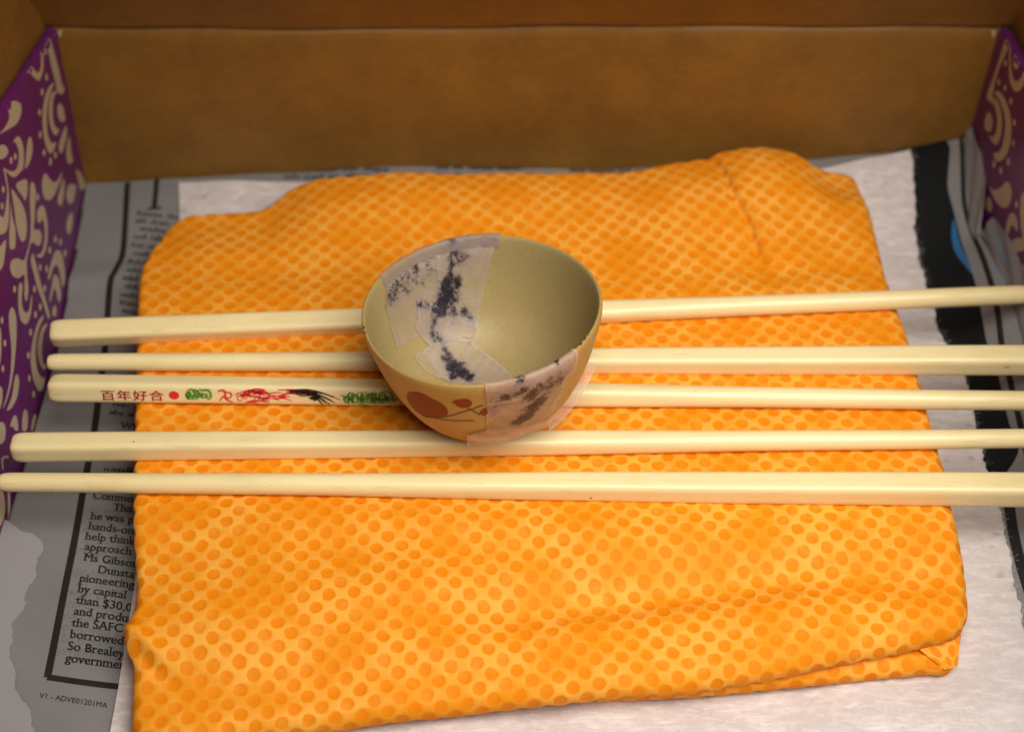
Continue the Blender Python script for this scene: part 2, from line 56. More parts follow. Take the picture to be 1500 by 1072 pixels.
D = json.loads('''{"LEFT":[[[8.82,5.77],[9.06,5.74],[9.18,5.53],[9.24,5.04],[9.31,4.44],[9.32,3.95],[9.44,3.7],[9.26,3.65],[8.87,3.93],[8.82,4.14],[8.88,4.31],[8.84,4.81],[8.86,5.29]],[[7.85,5.94],[8.2,5.9],[8.25,5.75],[8.13,5.65],[7.97,5.73]],[[7.08,5.94],[7.39,5.89],[7.66,5.68],[7.76,5.45],[7.96,5.27],[8.19,5.34],[8.42,5.59],[8.46,5.4],[8.28,5.15],[7.92,5.07],[7.75,5.15],[7.56,5.41],[7.44,5.61]],[[5.72,5.78],[5.9,5.77],[6.23,5.57],[6.42,5.31],[6.26,5.14],[5.91,5.11],[5.5,5.25],[4.83,5.55],[5.2,5.47],[5.58,5.48],[5.69,5.6]],[[4.23,5.61],[4.6,5.36],[4.86,5.18],[4.93,4.95],[4.67,4.94],[4.32,5.13],[3.97,5.4]],[[8.77,4.35],[8.42,4.5],[7.96,4.49],[7.53,4.3],[7.25,3.99],[7.09,3.63],[7.09,3.28],[7.25,3.07],[7.55,2.98],[7.84,3.02],[7.59,3.17],[7.42,3.38],[7.45,3.71],[7.72,4.03],[8.1,4.27],[8.49,4.33]],[[8.73,4.11],[8.42,4.25],[8.1,4.18],[7.85,3.93],[7.74,3.62],[7.84,3.26],[8.08,3.1],[8.32,3.1],[8.11,3.3],[8.05,3.57],[8.2,3.85],[8.47,4.05],[8.73,4.03]],[[8.56,3.63],[8.79,3.64],[8.99,3.41],[9.01,3.13],[8.94,2.95],[8.7,3.06],[8.48,3.36]],[[7.92,2.78],[8.42,2.85],[8.89,2.79],[8.86,2.57],[8.5,2.48],[8.11,2.46],[7.9,2.6]],[[8.42,2.22],[8.84,2.35],[9.03,2.25],[8.86,1.97],[8.79,1.61],[8.5,1.74],[8.31,1.94]],[[5.3,4.91],[5.57,4.89],[5.76,4.75],[5.76,4.47],[5.53,4.19],[5.3,4.07],[5.1,4.12],[4.72,4.25],[4.5,4.47],[4.34,4.83],[4.62,4.52],[4.91,4.34],[5.2,4.36],[5.4,4.5],[5.46,4.68],[5.42,4.86]],[[5.53,4.05],[5.91,4.28],[6.21,4.38],[6.35,4.28],[6.25,4.06],[5.96,3.92],[5.63,3.92],[5.43,3.97],[5.46,4.05]],[[4.32,4.86],[4.34,4.68],[4.13,4.35],[3.88,4.13],[3.54,3.9],[3.16,3.79],[2.89,3.87],[2.64,4.11],[3.05,4.4],[3.22,4.13],[3.39,4.11],[3.76,4.23],[4.07,4.4]],[[4.56,4.08],[4.86,4.0],[5.21,3.78],[5.23,3.64],[5.03,3.5],[4.73,3.46],[4.66,3.66]],[[4.26,4.2],[4.37,3.95],[4.46,3.53],[4.42,3.25],[4.19,3.01],[3.85,2.9],[3.6,2.99],[3.56,3.15],[3.67,3.45],[3.99,3.83]],[[3.92,4.02],[3.69,3.78],[3.55,3.46],[3.17,3.23],[2.96,3.28],[2.88,3.44],[3.18,3.65],[3.6,3.85]],[[2.23,3.91],[2.44,3.81],[2.86,3.68],[2.57,3.53],[2.21,3.41],[1.92,3.46],[1.74,3.58]],[[5.38,3.49],[5.57,3.37],[5.48,3.13],[5.1,2.91],[4.73,2.74],[4.51,2.65],[4.78,2.4],[4.82,2.21],[4.56,2.12],[4.31,2.24],[4.15,2.5],[3.96,2.59],[3.68,2.57],[3.36,2.53],[3.03,2.33],[2.79,2.1],[2.52,1.99],[2.38,2.0],[2.41,2.13],[2.64,2.28],[2.9,2.46],[2.57,2.64],[2.38,2.9],[2.43,3.1],[2.65,3.16],[2.96,2.98],[3.22,2.68],[3.58,2.65],[4.05,2.69],[4.52,2.91],[4.96,3.25]],[[4.94,2.65],[5.25,2.74],[5.55,2.61],[5.63,2.38],[5.39,2.0],[4.97,1.81],[4.52,1.79],[4.19,1.92],[4.0,2.17],[4.37,1.96],[4.78,1.97],[5.14,2.12],[5.26,2.36],[4.98,2.46]],[[5.94,2.9],[6.2,3.04],[6.46,3.0],[6.6,2.72],[6.77,2.45],[7.11,2.23],[7.64,2.12],[7.34,2.04],[6.86,2.11],[6.42,2.19],[6.05,2.38],[5.85,2.65]],[[6.64,1.88],[6.98,1.92],[7.57,1.91],[7.61,1.78],[7.26,1.6],[6.87,1.55],[6.68,1.7]],[[7.43,1.41],[7.83,1.46],[8.26,1.17],[8.5,0.88],[7.91,0.84],[7.55,1.02],[7.41,1.24]],[[8.89,1.19],[9.25,0.85],[9.61,0.19],[9.61,-0.06],[8.97,0.41],[8.88,0.77]],[[6.66,0.93],[7.08,0.95],[7.5,0.74],[7.33,0.56],[6.89,0.55],[6.61,0.69]],[[4.08,1.31],[4.57,1.33],[5.11,1.27],[5.45,1.1],[5.59,0.81],[5.42,0.49],[5.1,0.29],[4.74,0.37],[4.87,0.59],[4.99,0.82],[4.93,1.01],[4.62,1.14],[4.15,1.19]],[[4.06,0.99],[4.38,1.03],[4.63,0.93],[4.71,0.69],[4.55,0.46],[4.35,0.35],[4.05,0.42],[4.21,0.69],[4.09,0.85],[3.54,0.89],[3.65,0.97]],[[3.56,2.36],[3.86,2.36],[3.79,2.11],[3.64,1.79],[3.51,1.54],[3.37,1.18],[3.16,0.77],[2.99,0.84],[3.13,1.27],[3.24,1.74],[3.4,2.05]],[[2.37,2.51],[2.58,2.47],[2.55,2.35],[2.25,2.22],[2.07,2.03],[2.12,1.84],[2.35,1.77],[2.73,1.87],[2.74,1.81],[2.37,1.65],[1.98,1.63],[1.8,1.74],[1.72,1.95],[1.88,2.21]],[[1.34,2.49],[1.57,2.51],[1.68,2.41],[1.6,2.2],[1.3,1.98],[0.83,1.76],[0.13,1.54],[-0.52,1.47],[-0.95,1.51],[-1.02,1.54],[-0.53,1.54],[0.03,1.64],[0.66,1.93],[1.02,2.26]],[[-0.89,1.35],[-0.37,1.32],[0.12,1.42],[0.32,1.38],[0.23,1.21],[-0.2,1.1],[-0.64,1.18],[-0.82,1.27]],[[2.86,1.04],[2.51,1.2],[2.01,1.22],[1.47,1.13],[1.1,0.94],[0.86,0.66],[0.79,0.33],[0.87,0.21],[1.08,0.11],[1.38,0.18],[1.25,0.32],[1.26,0.59],[1.49,0.84],[1.88,1.01],[2.3,1.08]],[[2.81,0.78],[2.54,0.94],[2.12,0.97],[1.75,0.86],[1.53,0.6],[1.53,0.34],[1.75,0.24],[1.7,0.44],[1.95,0.66],[2.38,0.81]],[[3.31,0.63],[3.63,0.66],[3.75,0.51],[3.53,0.42]],[[0.51,2.87],[0.7,2.69],[0.61,2.52],[0.15,2.25],[-0.15,2.19],[-0.34,2.38]],[[-0.82,2.06],[-0.58,1.81],[-0.86,1.65],[-1.18,1.65],[-1.32,1.8]],[[-1.6,1.59],[-1.32,1.33],[-1.4,1.17],[-1.65,1.08],[-1.87,1.17],[-2.03,1.37]],[[-1.18,1.03],[-0.81,1.02],[-0.69,0.87],[-0.93,0.66],[-1.06,0.8],[-1.06,0.93]],[[-0.77,0.48],[-0.47,0.64],[-0.21,0.64],[-0.15,0.5],[-0.36,0.36],[-0.61,0.31]],[[-0.44,0.13],[-0.06,0.19],[0.11,0.1],[-0.3,-0.02]],[[-2.18,1.0],[-1.91,0.78],[-1.94,0.72],[-2.14,0.9],[-2.36,0.79],[-2.41,0.84]],[[-3.13,0.79],[-2.91,0.59],[-2.96,0.44],[-3.19,0.28],[-3.54,0.22],[-3.87,0.41]],[[-2.75,0.35],[-2.68,0.26],[-3.0,0.06],[-3.46,-0.14],[-3.72,-0.03],[-3.25,0.09]],[[8.44,4.77],[8.37,4.73],[8.29,4.75],[8.25,4.82],[8.26,4.89],[8.33,4.93],[8.41,4.91],[8.45,4.84]],[[7.91,4.65],[7.84,4.62],[7.76,4.64],[7.72,4.71],[7.74,4.78],[7.81,4.81],[7.89,4.79],[7.93,4.73]],[[7.4,4.35],[7.32,4.32],[7.25,4.34],[7.21,4.41],[7.23,4.47],[7.3,4.51],[7.38,4.48],[7.42,4.42]],[[7.02,3.88],[6.94,3.86],[6.86,3.88],[6.82,3.95],[6.85,4.01],[6.92,4.04],[7.0,4.02],[7.04,3.95]],[[6.9,3.37],[6.82,3.34],[6.74,3.37],[6.7,3.44],[6.72,3.5],[6.8,3.53],[6.88,3.5],[6.92,3.43]],[[7.62,2.72],[7.54,2.7],[7.45,2.73],[7.4,2.81],[7.42,2.87],[7.5,2.9],[7.59,2.87],[7.64,2.79]],[[7.14,2.89],[7.06,2.87],[6.97,2.9],[6.93,2.97],[6.96,3.04],[7.04,3.06],[7.12,3.03],[7.17,2.96]],[[8.75,5.39],[8.69,5.35],[8.61,5.37],[8.57,5.43],[8.58,5.5],[8.64,5.54],[8.72,5.52],[8.77,5.46]],[[5.23,4.52],[5.16,4.5],[5.09,4.52],[5.06,4.58],[5.09,4.63],[5.16,4.66],[5.23,4.64],[5.26,4.58]],[[4.94,4.63],[4.86,4.6],[4.79,4.62],[4.76,4.68],[4.8,4.74],[4.87,4.76],[4.94,4.74],[4.97,4.68]],[[3.93,4.47],[3.85,4.45],[3.78,4.47],[3.76,4.52],[3.8,4.57],[3.87,4.6],[3.94,4.58],[3.96,4.52]],[[3.52,4.26],[3.44,4.24],[3.38,4.26],[3.35,4.31],[3.39,4.36],[3.46,4.39],[3.53,4.36],[3.55,4.31]],[[5.56,2.89],[5.48,2.87],[5.4,2.9],[5.36,2.96],[5.4,3.02],[5.48,3.05],[5.56,3.02],[5.59,2.95]],[[5.65,1.32],[5.56,1.3],[5.47,1.34],[5.43,1.42],[5.47,1.47],[5.56,1.49],[5.65,1.45],[5.69,1.38]],[[5.94,0.98],[5.84,0.97],[5.75,1.01],[5.7,1.09],[5.74,1.15],[5.84,1.16],[5.93,1.11],[5.98,1.04]],[[5.0,1.48],[4.91,1.47],[4.82,1.51],[4.79,1.58],[4.83,1.64],[4.92,1.65],[5.01,1.61],[5.04,1.54]],[[5.96,0.54],[5.85,0.53],[5.75,0.58],[5.71,0.66],[5.75,0.72],[5.85,0.73],[5.95,0.68],[5.99,0.6]],[[3.99,1.76],[3.9,1.74],[3.82,1.78],[3.79,1.84],[3.83,1.89],[3.92,1.91],[4.0,1.87],[4.03,1.81]],[[4.32,1.41],[4.23,1.4],[4.14,1.44],[4.11,1.51],[4.16,1.56],[4.25,1.57],[4.33,1.53],[4.36,1.47]],[[7.12,2.87],[7.04,2.84],[6.95,2.88],[6.91,2.95],[6.93,3.01],[7.01,3.04],[7.1,3.01],[7.14,2.94]],[[2.22,2.58],[2.15,2.56],[2.08,2.58],[2.06,2.64],[2.1,2.69],[2.18,2.71],[2.24,2.68],[2.26,2.63]],[[3.12,1.76],[3.03,1.75],[2.96,1.78],[2.94,1.84],[2.98,1.89],[3.06,1.91],[3.14,1.87],[3.16,1.81]],[[3.69,1.27],[3.6,1.26],[3.51,1.3],[3.49,1.36],[3.53,1.41],[3.62,1.42],[3.7,1.38],[3.73,1.32]],[[2.96,1.27],[2.88,1.25],[2.8,1.28],[2.78,1.34],[2.82,1.39],[2.9,1.41],[2.97,1.38],[3.0,1.32]],[[2.55,1.37],[2.48,1.35],[2.41,1.38],[2.38,1.43],[2.43,1.49],[2.5,1.51],[2.57,1.48],[2.59,1.42]],[[1.0,2.63],[0.93,2.61],[0.86,2.63],[0.85,2.68],[0.89,2.73],[0.96,2.75],[1.02,2.73],[1.04,2.68]],[[1.91,1.33],[1.84,1.31],[1.77,1.34],[1.75,1.39],[1.79,1.45],[1.87,1.46],[1.94,1.44],[1.96,1.38]],[[0.6,2.21],[0.53,2.19],[0.47,2.22],[0.45,2.27],[0.49,2.32],[0.56,2.33],[0.63,2.31],[0.64,2.26]],[[1.28,1.11],[1.2,1.1],[1.14,1.12],[1.12,1.18],[1.16,1.23],[1.24,1.24],[1.3,1.22],[1.32,1.16]],[[-0.05,1.95],[-0.12,1.94],[-0.18,1.96],[-0.2,2.01],[-0.16,2.06],[-0.08,2.07],[-0.02,2.05],[-0.0,2.0]],[[0.77,0.78],[0.7,0.76],[0.63,0.79],[0.62,0.84],[0.66,0.89],[0.74,0.91],[0.8,0.88],[0.82,0.82]],[[0.57,0.39],[0.49,0.38],[0.43,0.41],[0.41,0.46],[0.45,0.51],[0.53,0.53],[0.6,0.5],[0.61,0.44]]],"RIGHT":[[[9.12,5.62],[9.0,5.78],[8.73,5.84],[8.79,5.41],[8.94,4.85],[8.98,4.31],[8.9,3.85],[8.97,3.63],[9.21,3.5],[9.27,3.72],[9.2,4.25],[9.15,4.79]],[[8.14,5.4],[8.33,5.68],[8.26,5.81],[7.88,5.87],[7.84,5.69],[7.83,5.47],[7.98,5.37]],[[8.65,5.47],[8.59,5.54],[8.25,5.24],[7.89,5.12],[7.64,5.2],[7.45,5.47],[7.39,5.76],[7.16,5.51],[7.28,5.16],[7.49,4.97],[7.78,4.87],[8.18,4.96]],[[8.83,3.99],[8.51,4.24],[8.0,4.33],[7.49,4.27],[7.16,4.09],[6.94,3.78],[6.89,3.41],[7.02,3.06],[7.36,2.7],[7.75,2.68],[7.46,2.95],[7.34,3.26],[7.48,3.77],[7.82,3.99],[8.27,4.05]],[[9.1,3.53],[8.81,3.83],[8.39,3.96],[7.98,3.87],[7.7,3.64],[7.62,3.27],[7.76,2.98],[8.12,2.85],[8.34,2.86],[8.07,3.02],[7.99,3.3],[8.16,3.56],[8.5,3.71],[8.84,3.63]],[[8.94,2.9],[8.9,3.24],[8.67,3.37],[8.4,3.3],[8.33,3.08],[8.49,2.87],[8.77,2.8]],[[7.44,1.79],[7.1,1.91],[6.7,2.28],[6.45,2.71],[6.21,2.83],[5.93,2.75],[5.83,2.49],[6.01,2.15],[6.37,1.92],[6.85,1.81]],[[7.26,1.17],[7.31,1.48],[7.04,1.6],[6.79,1.5],[6.89,1.27]],[[5.46,1.56],[5.63,1.81],[5.64,2.21],[5.43,2.43],[5.11,2.45],[4.9,2.23],[5.2,2.18],[5.35,2.05],[5.34,1.81],[5.26,1.57]],[[5.11,2.74],[5.33,3.05],[5.24,3.34],[5.08,3.35],[4.21,2.42],[4.42,1.94],[4.75,1.71],[4.99,1.81],[4.82,2.07],[4.54,2.34],[4.82,2.5]],[[3.81,1.38],[4.01,1.51],[3.94,1.96],[3.8,1.99],[3.4,1.58]],[[8.59,5.13],[8.57,5.06],[8.61,5.0],[8.7,4.98],[8.77,5.01],[8.79,5.08],[8.75,5.14],[8.66,5.17]],[[8.66,4.45],[8.64,4.38],[8.68,4.32],[8.76,4.3],[8.84,4.33],[8.86,4.4],[8.81,4.46],[8.73,4.49]],[[8.16,4.62],[8.14,4.55],[8.18,4.48],[8.26,4.46],[8.33,4.49],[8.35,4.56],[8.31,4.63],[8.23,4.65]],[[7.55,4.61],[7.53,4.54],[7.57,4.48],[7.65,4.45],[7.72,4.48],[7.74,4.55],[7.7,4.62],[7.62,4.64]],[[6.96,4.34],[6.94,4.27],[6.98,4.21],[7.06,4.19],[7.13,4.22],[7.15,4.29],[7.11,4.35],[7.03,4.37]],[[6.63,3.86],[6.61,3.8],[6.65,3.73],[6.72,3.71],[6.79,3.74],[6.81,3.81],[6.77,3.88],[6.7,3.9]],[[6.64,3.88],[6.61,3.81],[6.65,3.74],[6.74,3.71],[6.81,3.75],[6.83,3.83],[6.79,3.9],[6.71,3.92]],[[6.59,3.3],[6.56,3.22],[6.61,3.15],[6.69,3.12],[6.77,3.16],[6.79,3.24],[6.75,3.31],[6.66,3.34]],[[7.39,2.57],[7.37,2.5],[7.42,2.42],[7.51,2.39],[7.59,2.42],[7.61,2.5],[7.56,2.58],[7.47,2.61]],[[6.86,2.77],[6.84,2.69],[6.88,2.62],[6.97,2.59],[7.05,2.62],[7.07,2.7],[7.03,2.78],[6.94,2.8]],[[5.36,2.81],[5.33,2.73],[5.37,2.66],[5.45,2.63],[5.53,2.67],[5.55,2.74],[5.51,2.81],[5.43,2.84]]],"BAND":[[11.38,10.24],[12.76,9.82],[12.63,8.32],[12.74,7.55],[12.83,6.4],[12.79,4.46],[12.68,2.42],[12.73,1.15],[12.68,-0.55],[12.77,-1.28],[12.39,-1.9],[11.68,-2.49],[11.37,1.3],[11.39,5.06],[11.12,8.0]],"BLUE":[[12.72,7.32],[12.77,6.69],[12.81,5.74],[12.8,5.02],[12.7,5.57],[12.61,6.17],[12.61,6.88]],"RULE":[[13.19,9.88],[13.08,8.62],[13.04,7.66],[13.14,6.78],[13.17,5.98],[13.12,4.47],[13.06,3.12],[12.96,1.96],[12.94,0.77],[12.91,-0.42],[12.88,-2.09]],"RULE2":[[12.22,-2.91],[12.13,-3.82],[12.11,-4.84],[12.16,-6.02]],"SMEAR":[[13.59,6.55],[13.54,5.44],[13.49,4.27],[13.38,4.07],[13.29,4.66],[13.33,5.69]],"BORDER":[[-11.53,9.62],[-11.31,7.95],[-11.15,6.49],[-11.2,5.67],[-11.27,5.03],[-11.0,2.84],[-10.86,1.08],[-10.71,-0.64],[-10.64,-2.47],[-10.55,-4.2],[-10.48,-6.04],[-10.42,-7.95]],"BORDER2":[[-10.42,-7.95],[-9.63,-8.08],[-8.38,-8.24]],"BAR":[[-10.65,9.71],[-10.58,8.99],[-10.53,8.35]],"BARFOOT":[[-10.72,8.32],[-10.31,8.38]],"TEXT":[["Commo",-10.37,-2.68],["That",-9.79,-3.16],["he was pr",-10.31,-3.36],["hands-on",-10.3,-3.63],["help think",-10.32,-3.88],["approach",-10.27,-4.27],["Ms Gibson",-10.23,-4.57],["Dunsta",-9.83,-5.06],["pioneering",-10.21,-5.29],["by capital",-10.19,-5.66],["than $30,0",-10.16,-6.0],["and produc",-10.16,-6.27],["the SAFC h",-10.14,-6.54],["borrowed g",-10.13,-6.87],["So Brealey",-10.12,-7.2],["governmen",-10.11,-7.53],["Wh",-10.08,-0.35]],"FOOTER":[-10.49,-8.5],"TORN":[[-13.48,-2.03],[-12.66,-3.39],[-12.11,-3.6],[-11.65,-3.83],[-11.32,-4.12],[-11.27,-4.52],[-11.31,-5.23],[-11.38,-5.92],[-11.49,-6.55],[-11.47,-7.06],[-11.29,-7.63],[-11.06,-8.19],[-10.74,-8.74],[-10.51,-9.09],[-10.32,-9.7],[-9.98,-10.85],[-13.01,-10.85],[-14.51,-5.23]],"BACKTEXT":[[[-6.94,9.74],[-3.55,9.45]],[[-6.81,9.42],[-3.13,9.15]],[[-2.42,9.15],[0.51,9.24]],[[-2.23,9.53],[0.51,9.62]],[[1.73,9.56],[5.06,9.42]],[[1.92,9.27],[5.05,9.15]]],"LEFTTEXT":[[[-11.0,8.06],[-9.74,7.89]],[[-10.99,7.73],[-9.7,7.58]],[[-10.8,7.4],[-9.66,7.26]],[[-10.93,7.06],[-9.69,6.92]],[[-10.95,6.72],[-9.7,6.57]],[[-10.84,6.37],[-9.74,6.18]],[[-10.94,5.98],[-9.87,5.79]],[[-10.87,5.58],[-9.92,5.48]],[[-10.94,5.28],[-10.02,5.18]],[[-10.86,4.99],[-10.05,4.87]],[[-10.92,4.66],[-10.03,4.53]],[[-10.89,4.32],[-10.02,4.2]],[[-10.77,3.99],[-10.06,3.86]],[[-10.42,0.47],[-9.5,0.3]],[[-10.45,0.17],[-9.45,0.0]],[[-10.24,-1.82],[-9.18,-1.97]],[[-10.23,-2.09],[-9.14,-2.24]]],"T_IN":[[[-2.292,1.35],[-1.979,1.777],[-1.622,2.108],[-1.049,2.444],[-1.119,2.346],[-1.153,2.179],[-1.201,1.836],[-1.209,1.637],[-1.591,1.45],[-1.95,1.047],[-2.211,0.565],[-2.289,0.823],[-2.37,0.997]],[[-1.165,2.391],[-0.749,2.552],[-0.219,2.651],[0.292,2.644],[0.13,2.577],[-0.093,2.4],[-0.242,2.191],[-0.383,1.729],[-0.729,1.726],[-1.221,1.611],[-1.213,1.938],[-1.199,2.245]],[[-1.21,1.611],[-0.894,1.69],[-0.51,1.623],[-0.149,1.364],[0.216,1.026],[0.526,0.625],[0.483,-2.616],[0.002,-2.66],[-0.954,0.441],[-1.497,0.552],[-1.801,0.722],[-1.836,0.833],[-1.498,1.247]],[[-1.694,1.766],[-1.285,1.959],[-0.97,2.034],[-0.395,2.104],[-0.316,2.042],[-0.383,1.729],[-0.841,1.663],[-1.498,1.247],[-1.799,1.364]]],"T_OUT":[[[-1.499,2.993],[-1.296,3.078],[-1.074,3.107],[-0.772,3.038],[-0.772,2.685],[-0.824,1.894],[-0.878,1.144],[-1.027,1.164],[-1.316,1.382],[-1.561,1.359],[-1.531,2.109]],[[-1.763,1.13],[-1.541,1.444],[-1.27,1.387],[-0.831,0.963],[-1.14,0.883],[-1.406,0.798],[-1.57,0.67],[-1.791,0.682]]],"LEAF":[[[-2.272,2.259],[-2.207,2.493],[-2.084,2.652],[-1.977,2.536],[-1.894,2.393],[-1.869,2.135],[-1.912,1.918],[-2.042,1.69],[-2.193,1.553],[-2.282,1.691],[-2.304,1.941]],[[-1.809,2.531],[-1.771,2.634],[-1.682,2.705],[-1.644,2.593],[-1.654,2.444],[-1.708,2.355],[-1.765,2.377],[-1.788,2.49]],[[-1.593,2.168],[-1.555,2.312],[-1.496,2.349],[-1.42,2.251],[-1.443,2.065],[-1.525,1.995],[-1.573,2.061]]],"STEM":[[[-2.193,1.553],[-1.983,1.781],[-1.759,2.151],[-1.55,2.459]],[[-2.265,1.627],[-1.991,1.711],[-1.827,1.774],[-1.653,1.831]],[[-1.688,2.353],[-1.636,2.217],[-1.592,2.076]]],"RIMSPOT":[[[-2.845,3.108]],[[-0.747,3.076]]],"STAIN":[[-0.754,2.562,2.978,0.105,0.82],[-0.772,2.544,2.889,0.105,0.82],[-0.789,2.518,2.805,0.105,0.82],[-0.806,2.491,2.721,0.105,0.82],[-0.824,2.472,2.632,0.105,0.82],[-0.842,2.445,2.548,0.105,0.82],[-0.861,2.426,2.458,0.105,0.82],[-0.879,2.398,2.375,0.105,0.82],[-0.898,2.371,2.291,0.105,0.82],[-0.916,2.343,2.207,0.105,0.82],[-0.939,2.304,2.127,0.105,0.82],[-0.963,2.272,2.04,0.105,0.82],[-0.988,2.24,1.953,0.105,0.82],[-1.011,2.2,1.872,0.105,0.82],[-1.035,2.168,1.785,0.105,0.82],[-1.058,2.128,1.705,0.105,0.82],[-1.098,2.078,1.647,0.105,0.82],[-1.137,2.028,1.59,0.105,0.82],[-1.176,1.979,1.533,0.105,0.82],[-1.215,1.929,1.476,0.105,0.82],[-1.265,1.866,1.421,0.105,0.82],[-1.316,1.803,1.367,0.105,0.82],[-1.365,1.732,1.318,0.105,0.82],[-1.377,1.686,1.247,0.105,0.82],[-1.39,1.639,1.176,0.105,0.82],[-1.4,1.578,1.118,0.105,0.82],[-1.41,1.516,1.06,0.105,0.82],[-1.318,1.503,0.984,0.105,0.82],[-1.227,1.498,0.901,0.105,0.82],[-1.194,1.441,0.828,0.105,0.82],[-1.161,1.385,0.755,0.105,0.82],[-1.125,1.297,0.708,0.105,0.82],[-1.085,1.229,0.652,0.105,0.82],[-1.044,1.152,0.603,0.105,0.82],[-1.004,1.076,0.554,0.105,0.82],[-0.962,0.984,0.519,0.105,0.82],[-0.892,0.923,0.484,0.105,0.82],[-0.823,0.861,0.449,0.105,0.82],[-0.753,0.791,0.421,0.105,0.82],[-0.682,0.714,0.399,0.105,0.82],[-0.598,0.666,0.38,0.105,0.82],[-0.771,2.535,2.86,0.055,1],[-0.824,2.472,2.632,0.066,1],[-0.866,2.408,2.402,0.077,1],[-0.916,2.343,2.207,0.121,1],[-0.965,2.268,2.019,0.187,1],[-1.012,2.202,1.859,0.22,1],[-1.058,2.128,1.705,0.22,1],[-1.124,2.028,1.572,0.187,1],[-1.215,1.929,1.476,0.165,1],[-1.33,1.822,1.425,0.099,0.9],[-1.399,1.659,1.234,0.077,0.8],[-1.426,1.507,1.068,0.11,1],[-1.387,1.437,0.977,0.099,0.8],[-1.649,1.774,1.867,0.121,0.9],[-1.497,1.855,1.734,0.099,0.9],[-1.344,1.906,1.597,0.121,0.9],[-0.862,2.051,1.354,0.121,0.9],[-0.641,2.105,1.297,0.143,0.8],[-0.483,2.067,1.134,0.121,0.8],[-0.375,2.023,1.052,0.088,0.8],[-0.589,2.538,2.637,0.242,0.62],[-0.688,2.537,2.784,0.165,0.8],[-0.748,2.361,2.076,0.143,1],[-0.79,2.303,1.909,0.121,0.9],[-0.84,2.191,1.641,0.143,0.9],[-1.695,2.03,2.85,0.099,1],[-1.381,2.231,2.746,0.099,0.6],[-1.349,2.194,2.492,0.22,0.45],[-1.555,2.016,2.325,0.242,0.4],[-1.793,1.89,2.649,0.33,0.5],[-2.01,1.64,2.578,0.33,0.5],[-2.217,1.334,2.551,0.303,0.55],[-2.129,1.514,2.684,0.11,0.8],[-1.923,1.688,2.394,0.22,0.5],[-2.271,1.223,2.502,0.22,0.6],[-1.174,1.479,0.854,0.099,0.7],[-1.125,1.297,0.708,0.121,0.8],[-1.06,1.144,0.611,0.154,0.9],[-0.962,0.984,0.519,0.176,1],[-0.85,0.836,0.454,0.187,1],[-0.683,0.755,0.401,0.187,1],[-0.514,0.651,0.369,0.143,1],[-0.713,1.023,0.47,0.121,0.9],[-0.903,0.659,0.425,0.165,0.9],[-0.482,1.623,0.688,0.077,0.9],[-0.177,1.43,0.533,0.066,0.8],[-0.934,1.912,1.143,0.11,0.5],[-1.342,0.938,0.657,0.088,0.4]],"STAIN2":[[0.556,-2.679,2.712,0.143,0.8],[0.786,-2.635,2.759,0.132,0.7],[0.941,-2.592,2.812,0.165,0.7],[1.126,-2.45,2.539,0.242,0.75],[1.203,-2.288,2.114,0.242,0.8],[1.063,-2.295,1.921,0.242,0.8],[0.919,-2.266,1.694,0.198,0.9],[0.756,-2.284,1.581,0.165,1],[1.489,-2.273,2.63,0.33,0.55],[1.694,-2.126,2.623,0.275,0.55],[1.367,-2.247,2.273,0.275,0.55],[0.463,-2.647,2.486,0.22,0.4],[1.288,-2.41,2.696,0.22,0.6]]}''')

# ---------------------------------------------------------------- mesh helpers
def mesh_obj(name, verts, faces, mat, parent=None, base=(0, 0, 0), smooth=True, uv=None, attrs=None, mats=None, fmat=None):
    v = (np.asarray(verts, float) - np.asarray(base, float)) * CM
    me = bpy.data.meshes.new(name)
    if isinstance(faces, np.ndarray):
        n, k = faces.shape
        me.vertices.add(len(v)); me.vertices.foreach_set('co', v.ravel())
        me.loops.add(n * k); me.loops.foreach_set('vertex_index', faces.ravel().astype(np.int32))
        me.polygons.add(n); me.polygons.foreach_set('loop_start', np.arange(0, n * k, k, dtype=np.int32))
        try: me.polygons.foreach_set('loop_total', np.full(n, k, dtype=np.int32))
        except Exception: pass
        me.update(calc_edges=True)
    else:
        me.from_pydata([tuple(p) for p in v], [], [tuple(int(i) for i in f) for f in faces])
    me.validate()
    if uv is not None:
        l = me.uv_layers.new(name='UVMap'); vi = np.empty(len(me.loops), np.int32); me.loops.foreach_get('vertex_index', vi)
        l.data.foreach_set('uv', np.asarray(uv, float)[vi].ravel())
    for k, a in (attrs or {}).items():
        at = me.attributes.new(k, 'FLOAT', 'POINT'); at.data.foreach_set('value', np.asarray(a, np.float32))
    for m in (mats or [mat]): me.materials.append(m)
    if fmat is not None: me.polygons.foreach_set('material_index', np.asarray(fmat, np.int32))
    me.polygons.foreach_set('use_smooth', np.full(len(me.polygons), smooth))
    o = bpy.data.objects.new(name, me); sc.collection.objects.link(o)
    if parent is not None: o.parent = parent
    return o
def thing(name, label, cat, base=(0, 0, 0), group=None):
    o = bpy.data.objects.new(name, None); sc.collection.objects.link(o)
    o.location = Vector(base) * CM; o.empty_display_size = 0.01
    o['label'] = label; o['category'] = cat
    if group: o['group'] = group
    return o
def grid_faces(n, m, closed=False):
    f = []
    i, j = np.meshgrid(np.arange(n - 1), np.arange(m if closed else m - 1), indexing='ij')
    a = i * m + j; b = i * m + (j + 1) % m
    return np.stack([a, b, b + m, a + m], -1).reshape(-1, 4)
